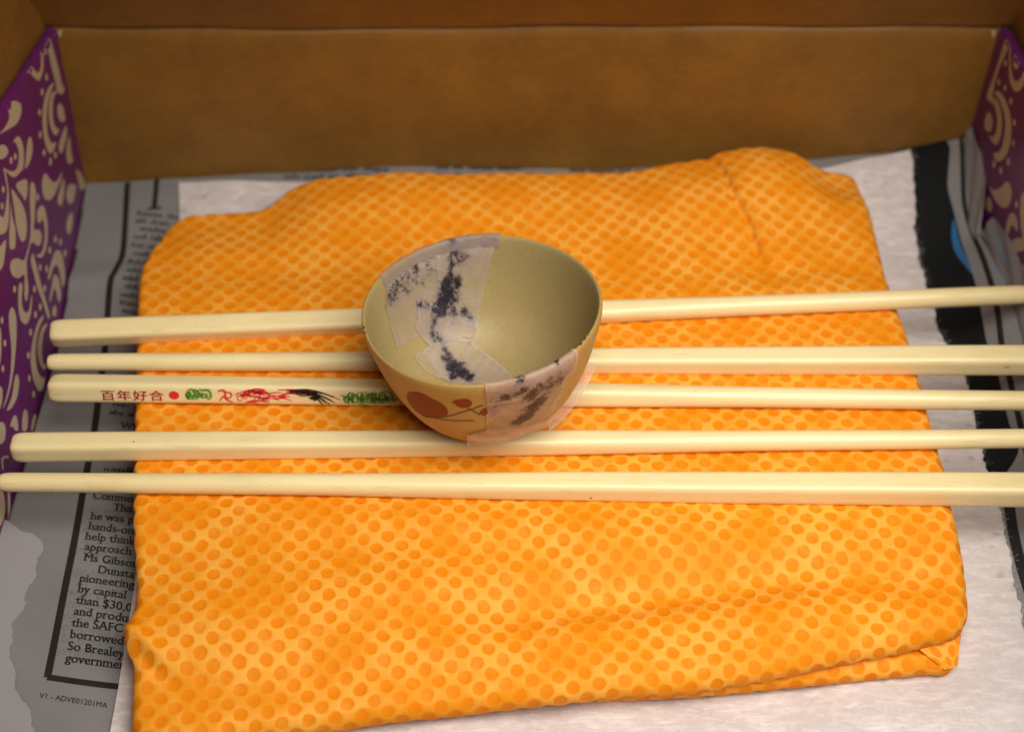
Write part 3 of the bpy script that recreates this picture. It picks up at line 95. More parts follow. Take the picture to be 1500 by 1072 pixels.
def spline(pts, k=6, closed=True):
    p = np.asarray(pts, float); n = len(p); out = []
    for i in range(n if closed else n - 1):
        if closed: p0, p1, p2, p3 = p[i - 1], p[i], p[(i + 1) % n], p[(i + 2) % n]
        else: p0, p1, p2, p3 = p[max(i - 1, 0)], p[i], p[i + 1], p[min(i + 2, n - 1)]
        for t in np.arange(k) / k:
            out.append(0.5 * (2 * p1 + (p2 - p0) * t + (2 * p0 - 5 * p1 + 4 * p2 - p3) * t * t + (3 * p1 - p0 - 3 * p2 + p3) * t ** 3))
    if not closed: out.append(p[-1])
    return np.array(out)
def inside(poly, x, y):
    poly = np.asarray(poly); r = np.zeros(np.shape(x), bool); j = len(poly) - 1
    for i in range(len(poly)):
        xi, yi = poly[i]; xj, yj = poly[j]
        c = ((yi > y) != (yj > y)) & (x < (xj - xi) * (y - yi) / (yj - yi + 1e-12) + xi)
        r ^= c; j = i
    return r
def densify(poly, step):
    out = []
    for a, b in zip(poly, np.roll(poly, -1, 0)):
        n = max(1, int(np.hypot(*(b - a)) / step))
        out += [a + (b - a) * t / n for t in range(n)]
    return np.array(out)
def fill(poly, step, dens=True):
    poly = np.asarray(poly, float)
    if dens: poly = densify(poly, step)
    lo, hi = poly.min(0), poly.max(0)
    gx, gy = np.meshgrid(np.arange(lo[0] + step / 2, hi[0], step), np.arange(lo[1] + step / 2, hi[1], step))
    gx = gx.ravel() + 0.15 * step * np.sin(gy.ravel() * 37); gy = gy.ravel()
    m = inside(poly, gx, gy)
    vs = [Vector(p) for p in poly] + [Vector(p) for p in np.stack([gx[m], gy[m]], 1)]
    v, e, f, *_ = delaunay_2d_cdt(vs, [], [list(range(len(poly)))], 1, 1e-5)
    return np.array([tuple(p) for p in v]), [tuple(q) for q in f]
def ribbon(pts, w):
    p = np.asarray(pts, float); t = np.gradient(p, axis=0); t /= np.linalg.norm(t, axis=1)[:, None] + 1e-9
    n = np.stack([-t[:, 1], t[:, 0]], 1); w = np.broadcast_to(np.asarray(w, float), (len(p),))[:, None] / 2
    v = np.concatenate([p + n * w, p - n * w]); k = len(p)
    return v, [(i, i + 1, k + i + 1, k + i) for i in range(k - 1)]
class Soup:
    def __init__(s): s.v = []; s.f = []
    def add(s, v, f):
        k = len(s.v); s.v += [tuple(p) for p in v]; s.f += [tuple(i + k for i in q) for q in f]; return s
    def arr(s): return np.array(s.v, float)

# ---------------------------------------------------------------- materials
def mat(name, base=(0.5, 0.5, 0.5), rough=0.5, **kw):
    m = bpy.data.materials.new(name); m.use_nodes = True
    b = m.node_tree.nodes['Principled BSDF']; b.inputs['Base Color'].default_value = (*base, 1); b.inputs['Roughness'].default_value = rough
    for k, v in kw.items(): b.inputs[k.replace('_', ' ')].default_value = v
    return m
class NT:
    """short-hand for wiring nodes"""
    def __init__(s, m): s.t = m.node_tree; s.b = s.t.nodes.get('Principled BSDF')
    def n(s, typ, **kw):
        x = s.t.nodes.new(typ)
        for k, v in kw.items(): setattr(x, k, v)
        return x
    def l(s, a, b): s.t.links.new(a, b)
    def co(s, scale, kind='Object'):
        t = s.n('ShaderNodeTexCoord'); m = s.n('ShaderNodeMapping')
        m.inputs['Scale'].default_value = scale if isinstance(scale, tuple) else (scale,) * 3
        s.l(t.outputs[kind], m.inputs[0]); return m.outputs[0]
    def noise(s, vec, scale=1.0, detail=4, rough=0.55, dist=0.0):
        x = s.n('ShaderNodeTexNoise'); x.inputs['Scale'].default_value = scale; x.inputs['Detail'].default_value = detail
        x.inputs['Roughness'].default_value = rough; x.inputs['Distortion'].default_value = dist
        s.l(vec, x.inputs['Vector']); return x.outputs['Fac']
    def ramp(s, fac, stops):
        x = s.n('ShaderNodeValToRGB'); e = x.color_ramp.elements
        while len(e) < len(stops): e.new(0.5)
        for q, (p, c) in zip(e, stops): q.position = p; q.color = (*c, 1) if len(c) == 3 else c
        s.l(fac, x.inputs[0]); return x.outputs[0]
    def math(s, op, a, b=0.0, c=None, clamp=False):
        x = s.n('ShaderNodeMath', operation=op, use_clamp=clamp)
        for i, q in enumerate((a, b) if c is None else (a, b, c)):
            if isinstance(q, (int, float)): x.inputs[i].default_value = q
            else: s.l(q, x.inputs[i])
        return x.outputs[0]
    def mix(s, fac, a, b):
        x = s.n('ShaderNodeMix', data_type='RGBA')
        for i, q in ((0, fac), (6, a), (7, b)):
            if isinstance(q, tuple): x.inputs[i].default_value = (*q, 1)
            elif isinstance(q, (int, float)): x.inputs[i].default_value = q
            else: s.l(q, x.inputs[i])
        return x.outputs[2]
    def bump(s, h, dist, strength=1.0, prev=None):
        x = s.n('ShaderNodeBump'); x.inputs['Distance'].default_value = dist * CM; x.inputs['Strength'].default_value = strength
        s.l(h, x.inputs['Height'])
        if prev is not None: s.l(prev, x.inputs['Normal'])
        return x.outputs[0]
    def color(s, c): s.l(c, s.b.inputs['Base Color'])
    def normal(s, c): s.l(c, s.b.inputs['Normal'])
    def roughness(s, c): s.l(c, s.b.inputs['Roughness'])

def make_kraft():
    m = mat('kraft_board', rough=0.62); t = NT(m)
    co = t.co(100.0); cs = t.co((18.0, 18.0, 160.0)); cf = t.co((60.0, 60.0, 700.0))
    a = t.noise(co, 0.55, 5, 0.6); b = t.noise(cs, 1.0, 4); f = t.noise(co, 9.0, 4, 0.7)
    c = t.ramp(a, [(0.22, (0.165, 0.069, 0.006)), (0.78, (0.29, 0.131, 0.0135))])
    c = t.mix(t.math('MULTIPLY', b, 0.35), c, (0.13, 0.052, 0.005))
    c = t.mix(t.math('MULTIPLY', t.math('GREATER_THAN', f, 0.62), 0.16), c, (0.10, 0.040, 0.005))
    g = t.noise(t.co((90.0, 90.0, 420.0)), 3.0, 5, 0.75); c = t.mix(t.math('MULTIPLY', t.math('SUBTRACT', g, 0.42, clamp=True), 1.1, clamp=True), c, (0.33, 0.165, 0.030))
    t.color(c); h = t.math('ADD', t.noise(cf, 1.0, 3), t.math('MULTIPLY', f, 0.6))
    wvt = t.n('ShaderNodeTexWave'); wvt.inputs['Scale'].default_value = 0.42; wvt.inputs['Distortion'].default_value = 1.2; wvt.inputs['Detail'].default_value = 2; t.l(co, wvt.inputs['Vector'])
    t.normal(t.bump(wvt.outputs['Fac'], 0.012, 0.35, t.bump(h, 0.014, 0.7))); return m
def make_print(name, base, hi, rough):
    m = mat(name, rough=rough); t = NT(m); co = t.co(100.0)
    a = t.noise(co, 1.3, 5, 0.6); s = t.noise(co, 22.0, 3)
    t.color(t.mix(a, base, hi)); t.normal(t.bump(t.math('ADD', t.math('MULTIPLY', a, 3.0), s), 0.01, 0.5)); return m
def make_paper(name, lo, hi, rough=0.85):
    m = mat(name, rough=rough); t = NT(m); co = t.co(100.0)
    a = t.noise(co, 0.45, 6, 0.65); f = t.noise(co, 14.0, 5, 0.7); e = t.noise(t.co((35.0, 240.0, 100.0)), 1.0, 4)
    c = t.mix(a, lo, hi); c = t.mix(t.math('MULTIPLY', f, 0.35), c, tuple(0.62 * v for v in lo))
    t.color(c); t.normal(t.bump(t.math('ADD', f, e), 0.012, 0.7)); return m
def make_ink(name, col, fade=0.25):
    m = mat(name, rough=0.8, Specular_IOR_Level=0.15); t = NT(m); co = t.co(100.0); f = t.noise(co, 26.0, 4, 0.7); g = t.noise(co, 2.0, 3)
    k = t.math('MULTIPLY', t.math('MULTIPLY', f, g), 4 * fade, clamp=True)
    t.color(t.mix(k, col, (0.24, 0.23, 0.225))); return m
def make_towel():
    m = mat('paper_towel_tissue', rough=0.95); t = NT(m); co = t.co(100.0)
    b = t.b; b.inputs['Subsurface Weight'].default_value = 0.12; b.inputs['Subsurface Radius'].default_value = (0.002, 0.0018, 0.0016)
    a = t.noise(co, 0.5, 5, 0.6); f = t.noise(t.co((130.0, 85.0, 100.0)), 9.0, 5, 0.65); g = t.noise(co, 1.4, 5, 0.55)
    c = t.mix(a, (0.52, 0.455, 0.45), (0.72, 0.655, 0.65)); c = t.mix(t.math('MULTIPLY', t.math('SUBTRACT', f, 0.4, clamp=True), 0.9, clamp=True), c, (0.43, 0.37, 0.36))
    vo = t.n('ShaderNodeTexVoronoi'); vo.inputs['Scale'].default_value = 1.75; vo.inputs['Randomness'].default_value = 0.55; t.l(co, vo.inputs['Vector'])
    em = t.n('ShaderNodeMapRange', interpolation_type='SMOOTHSTEP'); t.l(vo.outputs['Distance'], em.inputs[0]); em.inputs[1].default_value = 0.10; em.inputs[2].default_value = 0.22; em.inputs[3].default_value = 1; em.inputs[4].default_value = 0
    e = t.math('MULTIPLY', em.outputs[0], t.math('ADD', 0.25, a))
    sp = t.n('ShaderNodeSeparateXYZ'); t.l(co, sp.inputs[0]); e = t.math('MULTIPLY', e, t.math('MULTIPLY', t.math('ADD', sp.outputs[1], 6.5, clamp=True), 1.0)); c = t.mix(t.math('MULTIPLY', e, 0.55), c, (0.27, 0.25, 0.25))
    fl = t.noise(t.co((60.0, 200.0, 100.0)), 3.0, 4, 0.6, 0.8); c = t.mix(t.math('MULTIPLY', t.math('SUBTRACT', fl, 0.45, clamp=True), 2.4, clamp=True), c, (0.84, 0.79, 0.785))
    t.color(c); t.normal(t.bump(e, 0.05, -0.5, t.bump(t.math('ADD', t.math('MULTIPLY', f, 0.3), t.math('ADD', g, t.math('MULTIPLY', fl, 0.6))), 0.035, 0.4))); return m
def make_cloth():
    m = mat('orange_cellulose_cloth', rough=0.7); t = NT(m); b = t.b
    uvn = t.n('ShaderNodeTexCoord'); uv = uvn.outputs['UV']
    co = t.co(100.0); w = t.n('ShaderNodeTexNoise'); w.inputs['Scale'].default_value = 1.1; w.inputs['Detail'].default_value = 3; t.l(uv, w.inputs['Vector'])
    wv = t.n('ShaderNodeVectorMath', operation='SUBTRACT'); t.l(w.outputs['Color'], wv.inputs[0]); wv.inputs[1].default_value = (0.5, 0.5, 0.5)
    ws = t.n('ShaderNodeVectorMath', operation='SCALE'); t.l(wv.outputs[0], ws.inputs[0]); ws.inputs['Scale'].default_value = 0.10
    w2 = t.n('ShaderNodeTexNoise'); w2.inputs['Scale'].default_value = 7.0; w2.inputs['Detail'].default_value = 2; t.l(uv, w2.inputs['Vector'])
    wv2 = t.n('ShaderNodeVectorMath', operation='SUBTRACT'); t.l(w2.outputs['Color'], wv2.inputs[0]); wv2.inputs[1].default_value = (0.5, 0.5, 0.5)
    ws2 = t.n('ShaderNodeVectorMath', operation='SCALE'); t.l(wv2.outputs[0], ws2.inputs[0]); ws2.inputs['Scale'].default_value = 0.05
    add = t.n('ShaderNodeVectorMath', operation='ADD'); t.l(uv, add.inputs[0]); t.l(ws.outputs[0], add.inputs[1])
    add2 = t.n('ShaderNodeVectorMath', operation='ADD'); t.l(add.outputs[0], add2.inputs[0]); t.l(ws2.outputs[0], add2.inputs[1])
    mp = t.n('ShaderNodeMapping'); mp.vector_type = 'POINT'; mp.inputs['Rotation'].default_value = (0, 0, DOT_ROT)
    mp.inputs['Scale'].default_value = (1 / DOT_PITCH,) * 3; t.l(add2.outputs[0], mp.inputs[0])
    fr = t.n('ShaderNodeVectorMath', operation='FRACTION'); t.l(mp.outputs[0], fr.inputs[0])
    sb = t.n('ShaderNodeVectorMath', operation='SUBTRACT'); t.l(fr.outputs[0], sb.inputs[0]); sb.inputs[1].default_value = (0.5, 0.5, 0)
    xy = t.n('ShaderNodeSeparateXYZ'); t.l(sb.outputs[0], xy.inputs[0])
    d = t.math('SQRT', t.math('ADD', t.math('POWER', xy.outputs[0], 2.0), t.math('POWER', xy.outputs[1], 2.0)))
    mr = t.n('ShaderNodeMapRange', interpolation_type='SMOOTHSTEP'); t.l(t.math('ADD', d, t.math('MULTIPLY', t.math('SUBTRACT', t.noise(uv, 3.1, 3), 0.5), 0.16)), mr.inputs[0])
    mr.inputs[1].default_value = 0.325; mr.inputs[2].default_value = 0.43; mr.inputs[3].default_value = 1; mr.inputs[4].default_value = 0
    n1 = t.noise(uv, 0.35, 4); n2 = t.noise(uv, 16.0, 5, 0.7); n3 = t.noise(uv, 2.3, 4)
    n4 = t.noise(uv, 0.8, 5, 0.6); pw = t.n('ShaderNodeMapRange', interpolation_type='SMOOTHSTEP'); t.l(n4, pw.inputs[0]); pw.inputs[1].default_value = 0.36; pw.inputs[2].default_value = 0.62
    web = t.mix(pw.outputs[0], (0.82, 0.285, 0.008), (0.90, 0.42, 0.060)); web = t.mix(t.math('MULTIPLY', n2, 0.3), web, (0.80, 0.27, 0.02))  # paler web patches: highlights on the raised web painted into its colour
    pit = t.mix(n3, (0.80, 0.215, 0.001), (0.88, 0.285, 0.0015)); sk = t.noise(uv, 26.0, 3, 0.6); pit = t.mix(t.math('MULTIPLY', t.math('SUBTRACT', sk, 0.5, clamp=True), 1.5, clamp=True), pit, (0.90, 0.36, 0.02)); pit = t.mix(t.math('MULTIPLY', n2, 0.5), pit, (0.66, 0.15, 0.002))
    k = t.math('MULTIPLY', mr.outputs[0], t.math('ADD', -0.05, t.math('MULTIPLY', n3, 2.0), clamp=True), clamp=True)
    t.color(t.mix(k, web, pit)); b.inputs['Specular IOR Level'].default_value = 0.14; b.inputs['Roughness'].default_value = 0.6
    t.normal(t.bump(t.math('ADD', t.math('MULTIPLY', n2, 0.5), t.math('MULTIPLY', mr.outputs[0], -0.35)), 0.03, 0.55)); return m
def make_ivory():
    m = mat('ivory_plastic', rough=0.34); t = NT(m); b = t.b; co = t.co((22.0, 100.0, 100.0)); a = t.noise(co, 1.0, 5, 0.6); f = t.noise(t.co(100.0), 9.0, 4, 0.7)
    c = t.mix(a, (0.86, 0.71, 0.375), (0.91, 0.78, 0.46)); oi = t.n('ShaderNodeObjectInfo'); c = t.mix(t.math('MULTIPLY', oi.outputs['Random'], 0.2), c, (0.74, 0.54, 0.22))
    st = t.noise(t.co((35.0, 120.0, 120.0)), 1.6, 5, 0.65); c = t.mix(t.math('MULTIPLY', t.math('SUBTRACT', st, 0.55, clamp=True), 1.2, clamp=True), c, (0.62, 0.43, 0.16))
    sx = t.noise(t.co((70.0, 900.0, 900.0)), 1.2, 3, 0.5); c = t.mix(t.math('MULTIPLY', t.math('GREATER_THAN', sx, 0.66), 0.22), c, (0.50, 0.35, 0.14))
    c = t.mix(t.math('MULTIPLY', t.math('GREATER_THAN', f, 0.68), 0.25), c, (0.48, 0.33, 0.12))
    t.color(c); b.inputs['Subsurface Weight'].default_value = 0.15; b.inputs['Subsurface Radius'].default_value = (0.003, 0.002, 0.0009)
    t.roughness(t.math('ADD', 0.24, t.math('MULTIPLY', a, 0.16))); t.normal(t.bump(t.noise(t.co((12.0, 260.0, 260.0)), 1.0, 3), 0.006, 0.5)); return m
def make_glaze(name, lo, hi, spk):
    m = mat(name, rough=0.42); t = NT(m); co = t.co(100.0); a = t.noise(co, 0.9, 5, 0.6); s = t.noise(co, 22.0, 3, 0.6); v = t.noise(co, 7.0, 4)
    c = t.mix(a, lo, hi); c = t.mix(t.math('MULTIPLY', t.math('GREATER_THAN', s, 0.63), 0.45), c, spk)
    c = t.mix(t.math('MULTIPLY', t.math('LESS_THAN', s, 0.34), 0.3), c, tuple(min(1, q * 1.7) for q in hi))
    t.color(c); t.normal(t.bump(t.math('ADD', v, t.math('MULTIPLY', s, 0.5)), 0.012, 0.5)); t.roughness(t.math('ADD', 0.36, t.math('MULTIPLY', v, 0.2))); return m
def make_tape(name, col, alpha, ink=(0.014, 0.011, 0.022)):
    m = mat(name, rough=0.38); t = NT(m); co = t.co(100.0)
    at = t.n('ShaderNodeAttribute', attribute_name='stain'); cr = t.n('ShaderNodeAttribute', attribute_name='crease')
    nf = t.noise(co, 24.0, 5, 0.7); n = t.math('ADD', t.math('MULTIPLY', t.noise(co, 7.0, 6, 0.7), 0.55), t.math('MULTIPLY', nf, 0.45)); g = t.noise(co, 2.0, 4); w = t.noise(t.co((55.0, 160.0, 100.0)), 1.0, 4, 0.6, 1.0)
    k = t.math('ADD', at.outputs['Fac'], t.math('MULTIPLY', t.math('SUBTRACT', n, 0.5), 2.6))
    mr = t.n('ShaderNodeMapRange', interpolation_type='SMOOTHSTEP'); t.l(k, mr.inputs[0]); mr.inputs[1].default_value = 0.34; mr.inputs[2].default_value = 0.72
    f = t.math('MULTIPLY', mr.outputs[0], t.math('GREATER_THAN', at.outputs['Fac'], 0.06))
    dirt = t.mix(t.math('MULTIPLY', t.math('SUBTRACT', t.noise(co, 3.4, 3), 0.54, clamp=True), 6.0, clamp=True), ink, tuple(q * 3.2 for q in ink[:1]) + (ink[1] * 2.0, ink[2] * 0.7))
    body = t.mix(t.math('MULTIPLY', at.outputs['Fac'], 0.8, clamp=True), t.mix(g, col, tuple(q * 0.8 for q in col)), (0.17, 0.135, 0.18))
    t.color(t.mix(f, body, dirt))
    al = t.math('ADD', t.math('ADD', alpha, t.math('MULTIPLY', t.math('SUBTRACT', w, 0.5), 1.1)), t.math('ADD', t.math('MULTIPLY', cr.outputs['Fac'], 0.35), t.math('MULTIPLY', at.outputs['Fac'], 0.45)), clamp=True)
    t.l(t.math('MAXIMUM', al, t.math('MULTIPLY', f, 0.97)), t.b.inputs['Alpha'])
    t.normal(t.bump(t.math('ADD', t.math('MULTIPLY', w, 1.6), t.math('MULTIPLY', n, 0.5)), 0.05, 1.0)); return m
DOT_PITCH = 0.402; DOT_ROT = math.radians(38.5)
M = dict(kraft=make_kraft(), purple=make_print('purple_print', (0.105, 0.011, 0.088), (0.145, 0.017, 0.14), 0.33), cream=make_print('cream_print', (0.44, 0.345, 0.225), (0.51, 0.41, 0.28), 0.4),
         news=make_paper('newsprint', (0.185, 0.175, 0.175), (0.275, 0.262, 0.26)), sheet=make_paper('pale_newsprint', (0.31, 0.29, 0.30), (0.365, 0.345, 0.355)),
         ink=make_ink('black_ink', (0.010, 0.009, 0.010), 0.04), ghost=make_ink('show_through_ink', (0.135, 0.128, 0.128), 0.5), blackband=make_ink('solid_black_ink', (0.007, 0.008, 0.009), 0.008),
         blue=make_ink('blue_ink', (0.01, 0.13, 0.34), 0.1), paleblue=make_ink('pale_blue_ink', (0.12, 0.22, 0.33), 0.6),
         towel=make_towel(), cloth=make_cloth(), ivory=make_ivory(),
         inner=make_glaze('olive_tan_glaze', (0.335, 0.245, 0.098), (0.41, 0.31, 0.135), (0.18, 0.12, 0.04)), outer=make_glaze('tan_glaze', (0.40, 0.245, 0.066), (0.47, 0.295, 0.09), (0.22, 0.11, 0.025)),
         leaf=mat('brown_red_enamel', (0.23, 0.042, 0.006), 0.5, Specular_IOR_Level=0.2), stem=mat('dark_brown_line', (0.06, 0.028, 0.01), 0.5),
         tape=make_tape('clear_tape', (0.68, 0.55, 0.50), 0.26), tape2=make_tape('pink_paper_tape', (0.68, 0.46, 0.34), 0.46, (0.014, 0.010, 0.010)),
         edge=make_tape('mauve_tape_fold', (0.42, 0.32, 0.34), 0.38),
         red=mat('red_transfer', (0.72, 0.025, 0.045), 0.4), green=mat('green_transfer', (0.14, 0.40, 0.06), 0.4), black=mat('black_transfer', (0.01, 0.012, 0.012), 0.4), speck=mat('dark_speck', (0.05, 0.03, 0.012), 0.7))

# ---------------------------------------------------------------- the cardboard box
YB, FOLD = 9.73, 5.44
box = thing('cardboard_box', 'open brown cardboard box with purple swirl printed side walls and raised lid', 'box', (0, 0, -0.4))
bb = (0, 0, -0.4)
def slab(pts_inner, thick, name, m, flip=1):
    """a board: an n x m sheet of points given a thickness along its normal"""
    p = np.asarray(pts_inner, float); n, k = p.shape[:2]
    du = np.gradient(p, axis=0); dv = np.gradient(p, axis=1); nr = np.cross(du, dv); nr /= np.linalg.norm(nr, axis=2)[..., None]
    q = p + nr * thick * flip; v = np.concatenate([p.reshape(-1, 3), q.reshape(-1, 3)]); f = grid_faces(n, k); F = [tuple(a) for a in f] + [tuple(a[::-1] + n * k) for a in f]
    rim = [i * k for i in range(n)] + [(n - 1) * k + j for j in range(1, k)] + [i * k + k - 1 for i in range(n - 2, -1, -1)] + list(range(k - 2, 0, -1))
    for a, b in zip(rim, rim[1:] + rim[:1]): F.append((a, b, b + n * k, a + n * k))
    o = mesh_obj(name, v, F, m, box, bb, smooth=False); bm = bmesh.new(); bm.from_mesh(o.data); bmesh.ops.recalc_face_normals(bm, faces=bm.faces); bm.to_mesh(o.data); bm.free()
    for q in o.data.polygons: q.use_smooth = True
    o.data.set_sharp_from_angle(angle=math.radians(40)); return o
def sheet(fn, us, vs): return np.array([[fn(u, v) for v in vs] for u in us])
YF = -15.0
slab(sheet(lambda x, y: (x, y, -0.02), np.linspace(-13.0, 14.2, 8), np.linspace(YF, YB, 8)), 0.3, 'floor_panel', M['kraft'], -1)
wv = lambda x, z: 0.05 * math.sin(0.5 * x + 0.7) * math.sin(0.6 * z) + 0.03 * math.sin(1.3 * x) * min(1, z / 3)
prof = [(YB + 0.02, -0.02), (YB, 1.0), (YB - 0.02, 3.0), (YB, 4.6), (YB + 0.01, 5.1), (YB + 0.03, 5.33), (YB + 0.07, 5.41), (YB + 0.14, FOLD)]
slab(sheet(lambda x, i: (x, prof[int(i)][0] + wv(x, prof[int(i)][1]), prof[int(i)][1] + 0.05 * math.sin(x * 0.23)), np.linspace(-12.95, 13.7, 60), range(len(prof))), 0.3, 'back_wall', M['kraft'], -1)
lp = [(YB + 0.15, FOLD + 0.015), (YB + 0.08, FOLD + 0.06), (YB + 0.04, FOLD + 0.16), (YB - 0.12, FOLD + 0.6), (YB - 1.1, FOLD + 2.6), (YB - 3.0, FOLD + 6), (YB - 5.9, FOLD + 11), (YB - 7.6, FOLD + 14)]
slab(sheet(lambda x, i: (x * (1 + 0.02 * i), lp[int(i)][0] + wv(x, 4), lp[int(i)][1] + 0.05 * math.sin(x * 0.23)), np.linspace(-13.3, 14.2, 50), range(len(lp))), 0.3, 'lid', M['kraft'], -1)
slab(sheet(lambda x, z: (x, YF, z), np.linspace(-12.3, 13.75, 6), np.linspace(-0.02, 5.6, 5)), 0.3, 'front_wall', M['kraft'], 1)
M['corner_patch'] = mat('cream_kraft', (0.55, 0.40, 0.22), 0.8)
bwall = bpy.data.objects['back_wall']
for cx_, sg in ((-12.60, 1), (13.42, -1)):  # small pale cream patches at the back wall's two top corners
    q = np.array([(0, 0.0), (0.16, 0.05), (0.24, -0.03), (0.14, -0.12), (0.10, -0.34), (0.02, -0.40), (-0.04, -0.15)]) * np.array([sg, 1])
    mesh_obj('pale_corner', [(cx_ + a, YB - 0.03, FOLD + 0.0 + c) for a, c in q * 0.6], [tuple(range(7))], M['corner_patch'], bwall, bb)
def side_wall(side):
    ys = np.linspace(YF + 0.02, YB - 0.03, 40); zs = list(np.linspace(0, 1, 14)); zt = lambda y: float(np.interp(y, [4.5, 9.7], [5.78, 5.40]))
    def P(y, k): z = -0.02 + (zt(y) + 0.02) * k; return (wall_x(side, y, z) + side * 0.02, y, z)
    p = sheet(P, ys, zs)
    top = []   # rolled-over top edge
    for a in np.linspace(0.3, math.pi * 0.8, 6):
        top.append([(wall_x(side, y, zt(y)) + side * (0.02 + 0.16 * (1 - math.cos(a))), y, zt(y) + 0.16 * math.sin(a)) for y in ys])
    p = np.concatenate([p, np.array(top).transpose(1, 0, 2)], 1)
    w = slab(p, 0.12, 'side_wall', M['purple'], side)
    s = Soup(); polys = D['LEFT' if side < 0 else 'RIGHT']; allp = [spline(q, 5) for q in polys if len(q) > 2]
    extra = []
    for q in allp:     # the print goes on along the wall beyond the picture's edge
        for dy, dz in ((-6.6, 1.2), (-12.4, 0.3), (-18.6, 0.8)):
            e = q + np.array([dy, dz])
            if e[:, 1].max() < 5.7 and e[:, 1].min() > 0.2 and e[:, 0].min() > YF + 0.3:
                vis = np.array([wall_x(side, *e.mean(0)), *e.mean(0)]) - np.array([0, -29.01, 31.01]); dep = (vis[1] - vis[2]) * 0.7071
                if abs(vis[0] / dep * 2400) > 775: extra.append(e)
    for q in allp + extra:
        q = q.copy(); q[:, 1] = np.clip(q[:, 1], 0.02, np.interp(q[:, 0], [4.5, 9.7], [5.88, 5.50])); q[:, 0] = np.clip(q[:, 0], YF + 0.1, YB - 0.06)
        try: v, f = fill(q, 0.3, dens=False)
        except Exception: continue
        s.add([(wall_x(side, a, b) - side * 0.004 + side * 0.02 + (side * 0.16 * (1 - math.cos(math.asin(min(1, (b - zt(a)) / 0.16)))) if b > zt(a) else 0), a, b) for a, b in v], f)
    mesh_obj('printed_swirls', s.arr(), s.f, M['cream'], w, bb)
    # brown flap standing above the wall
    slab(sheet(lambda y, h: (wall_x(side, y, 5.9) + side * (0.36 + 0.04 * h), y, zt(y) - 0.15 + h), np.linspace(YF, YB + 0.75, 24), [0, 0.15, 0.5, 1.5, 3, 5, 8]), 0.3, 'side_flap', M['kraft'], side)
    return w
side_wall(-1); side_wall(1)

# ---------------------------------------------------------------- newspaper
def drape(v, eps): return np.column_stack([v, news_z(v[:, 0], v[:, 1]) + eps])
news = thing('newspaper', 'grey crumpled newspaper sheet with black rules and text lining the box floor', 'newspaper', (0, 0, 0))
xs = np.arange(-12.8, 13.66, 0.12); ys = np.arange(-14.8, 9.72, 0.12)
gx, gy = np.meshgrid(xs, ys, indexing='ij'); gx2 = np.minimum(np.maximum(gx, wall_x(-1, gy, 0.1) + 0.03), 13.28 + 0.36 * (1 - sstep(3, 9.6, gy)))
gz = news_z(gx2, gy)
mesh_obj('page', np.stack([gx2, gy, gz], -1).reshape(-1, 3), grid_faces(*gx.shape), M['news'], news)
def printed(name, v, f, m, eps=0.012): return mesh_obj(name, drape(np.asarray(v, float), eps), f, m, news, smooth=True)
bp = np.array(D['BAND']); printed('black_band', *fill(spline(bp, 3), 0.2), M['blackband'], 0.012)
printed('blue_patch', *fill(spline(D['BLUE'], 4), 0.15), M['blue'], 0.022)
printed('blue_smear', *fill(spline(D['SMEAR'], 4), 0.15), M['paleblue'], 0.014)
for k, w in (('RULE', 0.13), ('RULE2', 0.26), ('BORDER', 0.17), ('BORDER2', 0.15), ('BAR', 0.15), ('BARFOOT', 0.09)):
    printed('printed_rule', *ribbon(spline(D[k], 6, False), w), M['ink'], 0.016)
def text_mesh(body, size, serif=True, bold=0.0):
    cu = bpy.data.curves.new('t', 'FONT'); cu.body = body; cu.size = 1.0; cu.offset = bold; cu.resolution_u = 3; cu.space_character = 1.0
    o = bpy.data.objects.new('t', cu); sc.collection.objects.link(o)
    me = o.to_mesh(); v = np.array([tuple(q.co[:2]) for q in me.vertices]); f = [tuple(p.vertices) for p in me.polygons]
    use = {}
    for p in f:
        for a, b in zip(p, p[1:] + p[:1]): use[frozenset((a, b))] = use.get(frozenset((a, b)), 0) + 1
    o.to_mesh_clear(); bpy.data.objects.remove(o); bpy.data.curves.remove(cu)
    S = Soup().add(v, f)
    if serif and len(v):
        for e, n in use.items():
            if n != 1: continue
            a, b = (v[i] for i in e)
            if abs(a[1] - b[1]) < 0.004 and 0.05 < abs(a[0] - b[0]) < 0.13:
                x0, x1 = min(a[0], b[0]) - 0.085, max(a[0], b[0]) + 0.085; y = a[1]; up = 0.045 if y < 0.2 else -0.045
                S.add([(x0, y), (x1, y), (x1, y + up), (x0, y + up)], [(0, 1, 2, 3)])
    v = S.arr()
    return v * size, S.f
TA = math.radians(-8.5); UPX = 0.06
def place(v, x, y, ang, sx=1.0, sy=1.0):
    c, s = math.cos(ang), math.sin(ang); a, b = v[:, 0] * sx, v[:, 1] * sy
    return np.column_stack([x + a * c - b * UPX, y + a * s + b])
TX = D['TEXT']; kf = np.polyfit(range(16), [q[2] for q in TX[:16]], 1)
for i, (t, x, y) in enumerate(TX):
    if i < 16: y = kf[0] * i + kf[1] - 0.15 * (x - np.interp(i, [0, 15], [TX[0][1], TX[15][1]]))
    v, f = text_mesh(t, 0.325, True); v = np.concatenate([v, v + np.array([0.012, 0.003])]); f = list(f) + [tuple(k + len(v) // 2 for k in q) for q in f]; printed('text_line', place(v, x, y, TA + 0.012 * math.sin(i * 1.7), 0.96, 1.02), f, M['ink'], 0.02)
    v, f = text_mesh(t[::-1], 0.335, False); printed('show_through', place(v, x - 0.35 + 1.5, y + 0.03, TA, -0.96, 1.0), f, M['ghost'], 0.011)
v, f = text_mesh('V1 - ADVE01201MA', 0.185, False); printed('text_line', place(v, *D['FOOTER'], TA * 1.05, 1.0, 1.05), f, M['ink'], 0.02)
